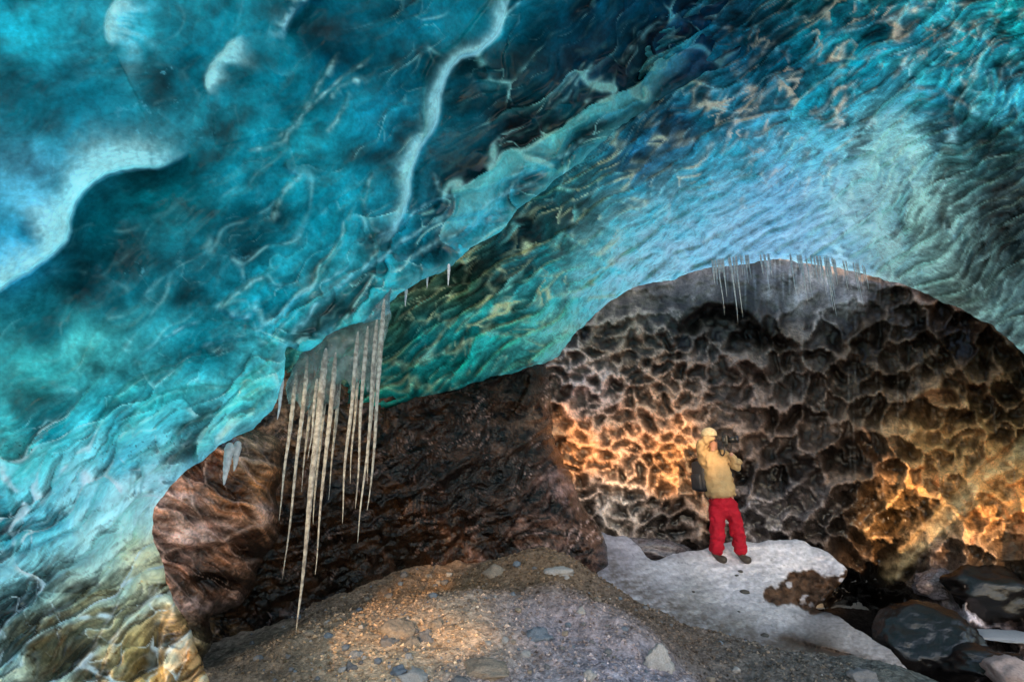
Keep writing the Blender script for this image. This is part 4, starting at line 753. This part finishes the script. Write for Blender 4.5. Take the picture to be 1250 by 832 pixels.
body = skin('body', [((-.04,.0,.93),.075),((-.06,.01,1.12),.075),((-.08,.01,1.33),.075),((-.095,.0,1.46),.05),((-.105,-.02,1.56),(.075,.085)),((-.105,-.01,1.64),(.072,.08)),((-.07,-.09,1.575),(.02,.02)),
   ((.075,-.03,1.40),.04),((.185,-.10,1.24),.035),((.07,-.20,1.42),.028), ((-.225,.03,1.41),.04),((-.275,-.06,1.53),.035),((-.10,-.16,1.63),.028),
   ((.06,-.02,.86),.06),((.10,-.05,.48),.045),((.145,.0,.12),.035),((.165,-.01,.07),.03), ((-.12,.02,.86),.06),((-.15,-.03,.48),.045),((-.165,.03,.12),.035),((-.16,.02,.07),.03)],
   [(0,1),(1,2),(2,3),(3,4),(4,5),(4,6),(2,7),(7,8),(8,9),(2,10),(10,11),(11,12),(0,13),(13,14),(14,15),(15,16),(0,17),(17,18),(18,19),(19,20)], M_SKIN, person, 2)
jk = skin('jacket', [((-.03,.0,.80),.19),((-.035,.0,.90),.205),((-.05,.0,1.02),.195),((-.07,.01,1.2),.185),((-.085,.01,1.34),.17),((-.095,.01,1.45),.09),
   ((.05,-.02,1.385),.09),((.19,-.10,1.225),.078),((.125,-.165,1.33),.058),((.085,-.19,1.40),.048), ((-.215,.03,1.40),.095),((-.285,-.05,1.52),.08),((-.19,-.115,1.60),.058),((-.12,-.15,1.625),.048)],
   [(0,1),(1,2),(2,3),(3,4),(4,5),(4,6),(6,7),(7,8),(8,9),(4,10),(10,11),(11,12),(12,13)], M_JACK, person, 3, .07, .075)
hd = skin('hood', [((-.13,.06,1.47),(.09,.06)),((-.09,.09,1.50),(.06,.05)),((-.17,.03,1.50),(.06,.05))], [(0,1),(0,2)], M_JACK, person, 2, .02, .06)
tr_ = skin('trousers', [((-.04,.0,.90),(.16,.14)),((-.035,.0,.80),(.18,.15)),((.07,-.02,.64),(.118,.12)),((.105,-.06,.44),(.094,.10)),((.13,-.01,.25),(.086,.092)),((.142,.0,.08),(.092,.10)),
   ((-.125,.0,.64),(.118,.12)),((-.155,-.04,.44),(.096,.10)),((-.165,.01,.25),(.088,.092)),((-.168,.03,.08),(.092,.10))], [(0,1),(1,2),(2,3),(3,4),(4,5),(1,6),(6,7),(7,8),(8,9)], M_RED, person, 3, .07, .075)
for (ax, ay, bx_, by_) in ((.135, .03, .235, -.08), (-.18, .06, -.085, -.07)):
    b = skin('boot', [((ax, ay, .05),(.065,.06)),((ax, ay, .15),(.06,.06)),(((ax+bx_)/2, (ay+by_)/2, .042),(.062,.055)),((bx_, by_, .04),(.058,.048))], [(0,1),(0,2),(2,3)], M_BOOT, person, 2)
def glove(p, dirn, side):
    p = Vector(p); dv = Vector(dirn).normalized(); sdv = Vector(side).normalized(); up = dv.cross(sdv).normalized(); pc = p+dv*.05
    vs = [(tuple(p), .024), (tuple(pc), .03)]; es = [(0, 1)]
    for k, (o_, ln) in enumerate(((-.032,.062),(-.011,.072),(.011,.068),(.032,.052))):
        a = pc+sdv*o_+dv*.03; b = a+dv*ln*.5+up*.012; c = b+dv*ln*.2+up*.035; n0 = len(vs); vs += [(tuple(a), .011), (tuple(b), .010), (tuple(c), .009)]; es += [(1, n0), (n0, n0+1), (n0+1, n0+2)]
    a = p+dv*.02-sdv*.04; b = a+dv*.03+up*.03-sdv*.008; n0 = len(vs); vs += [(tuple(a), .012), (tuple(b), .010)]; es += [(0, n0), (n0, n0+1)]
    return skin('glove', vs, es, M_GLV, person, 1)
glove((.07,-.20,1.445), (-.05,-.1,1), (1,.4,0)); glove((-.095,-.16,1.635), (1,-.35,-.3), (0,.5,1))
bm = bmesh.new(); bmesh.ops.create_uvsphere(bm, u_segments=24, v_segments=16, radius=1)
bmesh.ops.delete(bm, geom=[v for v in bm.verts if v.co.z < -.35], context='VERTS')
for v in bm.verts: v.co = Vector((-.125+v.co.x*.108, -.01+v.co.y*.112, 1.675+v.co.z*.105))+v.co.normalized()*.008*mn.noise(v.co*5)
obj_bm('hat', bm, M_HAT, person)
def bbox(bm, c, s, bev=0, rot=None):
    r_ = bmesh.ops.create_cube(bm, size=1); vs = r_['verts']
    for v in vs: v.co = Vector((v.co.x*s[0], v.co.y*s[1], v.co.z*s[2]))
    if bev: es = list({e for v in vs for e in v.link_edges}); vs = list({v for f in bmesh.ops.bevel(bm, geom=es, offset=bev, segments=3, affect='EDGES', profile=.5)['faces'] for v in f.verts})
    allv = vs
    M = (rot or Matrix()).to_4x4()
    for v in allv: v.co = M @ v.co + Vector(c)
def cyl(bm, a, b, r1, r2=None, seg=20):
    a = Vector(a); b = Vector(b); dv = b-a; M = Matrix.Translation((a+b)/2) @ dv.to_track_quat('Z', 'Y').to_matrix().to_4x4()
    bmesh.ops.create_cone(bm, cap_ends=True, segments=seg, radius1=r1, radius2=r2 or r1, depth=dv.length, matrix=M)
cm = empty('photo_camera', (fp.x+.035*K, fp.y-.185*K, fp.z+1.585*K*1.03), math.radians(-38)); cm.scale = (K,)*3; tag(cm, 'black camera held up to the photographer\'s face', 'camera')
bm = bmesh.new(); bbox(bm, (0,0,0), (.075,.105,.15), .012); bbox(bm, (-.01,-.065,.0), (.05,.03,.07), .008); obj_bm('body', bm, M_CAMB, cm)
bm = bmesh.new(); cyl(bm, (.03,0,0), (.13,0,.008), .038, .041); cyl(bm, (.13,0,.008), (.165,0,.011), .043, .048); ln_ = obj_bm('lens', bm, M_CAMB, cm)
bm = bmesh.new(); cyl(bm, (.1655,0,.011), (.167,0,.011), .04, .04); obj_bm('front_glass', bm, M_GLS, ln_)
def tube(name, pts, rad, mat, parent=None, res=2):
    cu_ = bpy.data.curves.new(name, 'CURVE'); cu_.dimensions = '3D'; cu_.bevel_depth = rad; cu_.bevel_resolution = res; sp_ = cu_.splines.new('NURBS'); sp_.points.add(len(pts)-1)
    for i_, q_ in enumerate(pts): sp_.points[i_].co = (*q_, 1)
    sp_.use_endpoint_u = True; sp_.order_u = 3; t_ = bpy.data.objects.new('tmp', cu_); COL.objects.link(t_); dg = bpy.context.evaluated_depsgraph_get(); me = bpy.data.meshes.new_from_object(t_.evaluated_get(dg)); bpy.data.objects.remove(t_)
    me.name = name; me.materials.clear(); me.materials.append(mat); o = bpy.data.objects.new(name, me); COL.objects.link(o)
    if parent: o.parent = parent
    return o
tube('strap', [(-.02,-.06,-.05),(.0,-.09,-.12),(-.03,-.07,-.22),(-.09,-.02,-.2),(-.12,.02,-.1)], .011, M_CAMB, cm)
bp_ = empty('backpack', (fp.x-.27*K, fp.y+.13*K, fp.z+.92*K), math.radians(25)); bp_.scale = (K*1.03,)*3; tag(bp_, 'black backpack worn on the photographer\'s back', 'backpack')
bm = bmesh.new(); bbox(bm, (.01,0,.22), (.13,.26,.42), .06); obj_bm('bag', bm, M_PACK, bp_)
bm = bmesh.new(); bbox(bm, (-.07,0,.14), (.06,.18,.22), .028); obj_bm('front_pocket', bm, M_PACK, bp_)
tube('shoulder_strap', [(.03,-.1,.42),(.10,-.13,.50),(.20,-.20,.47),(.24,-.24,.34),(.18,-.22,.2),(.06,-.16,.12)], .016, M_PACK, bp_)
bm = bmesh.new(); cyl(bm, (-.02,-.05,.46), (-.02,.05,.46), .01); obj_bm('carry_handle', bm, M_PACK, bp_)
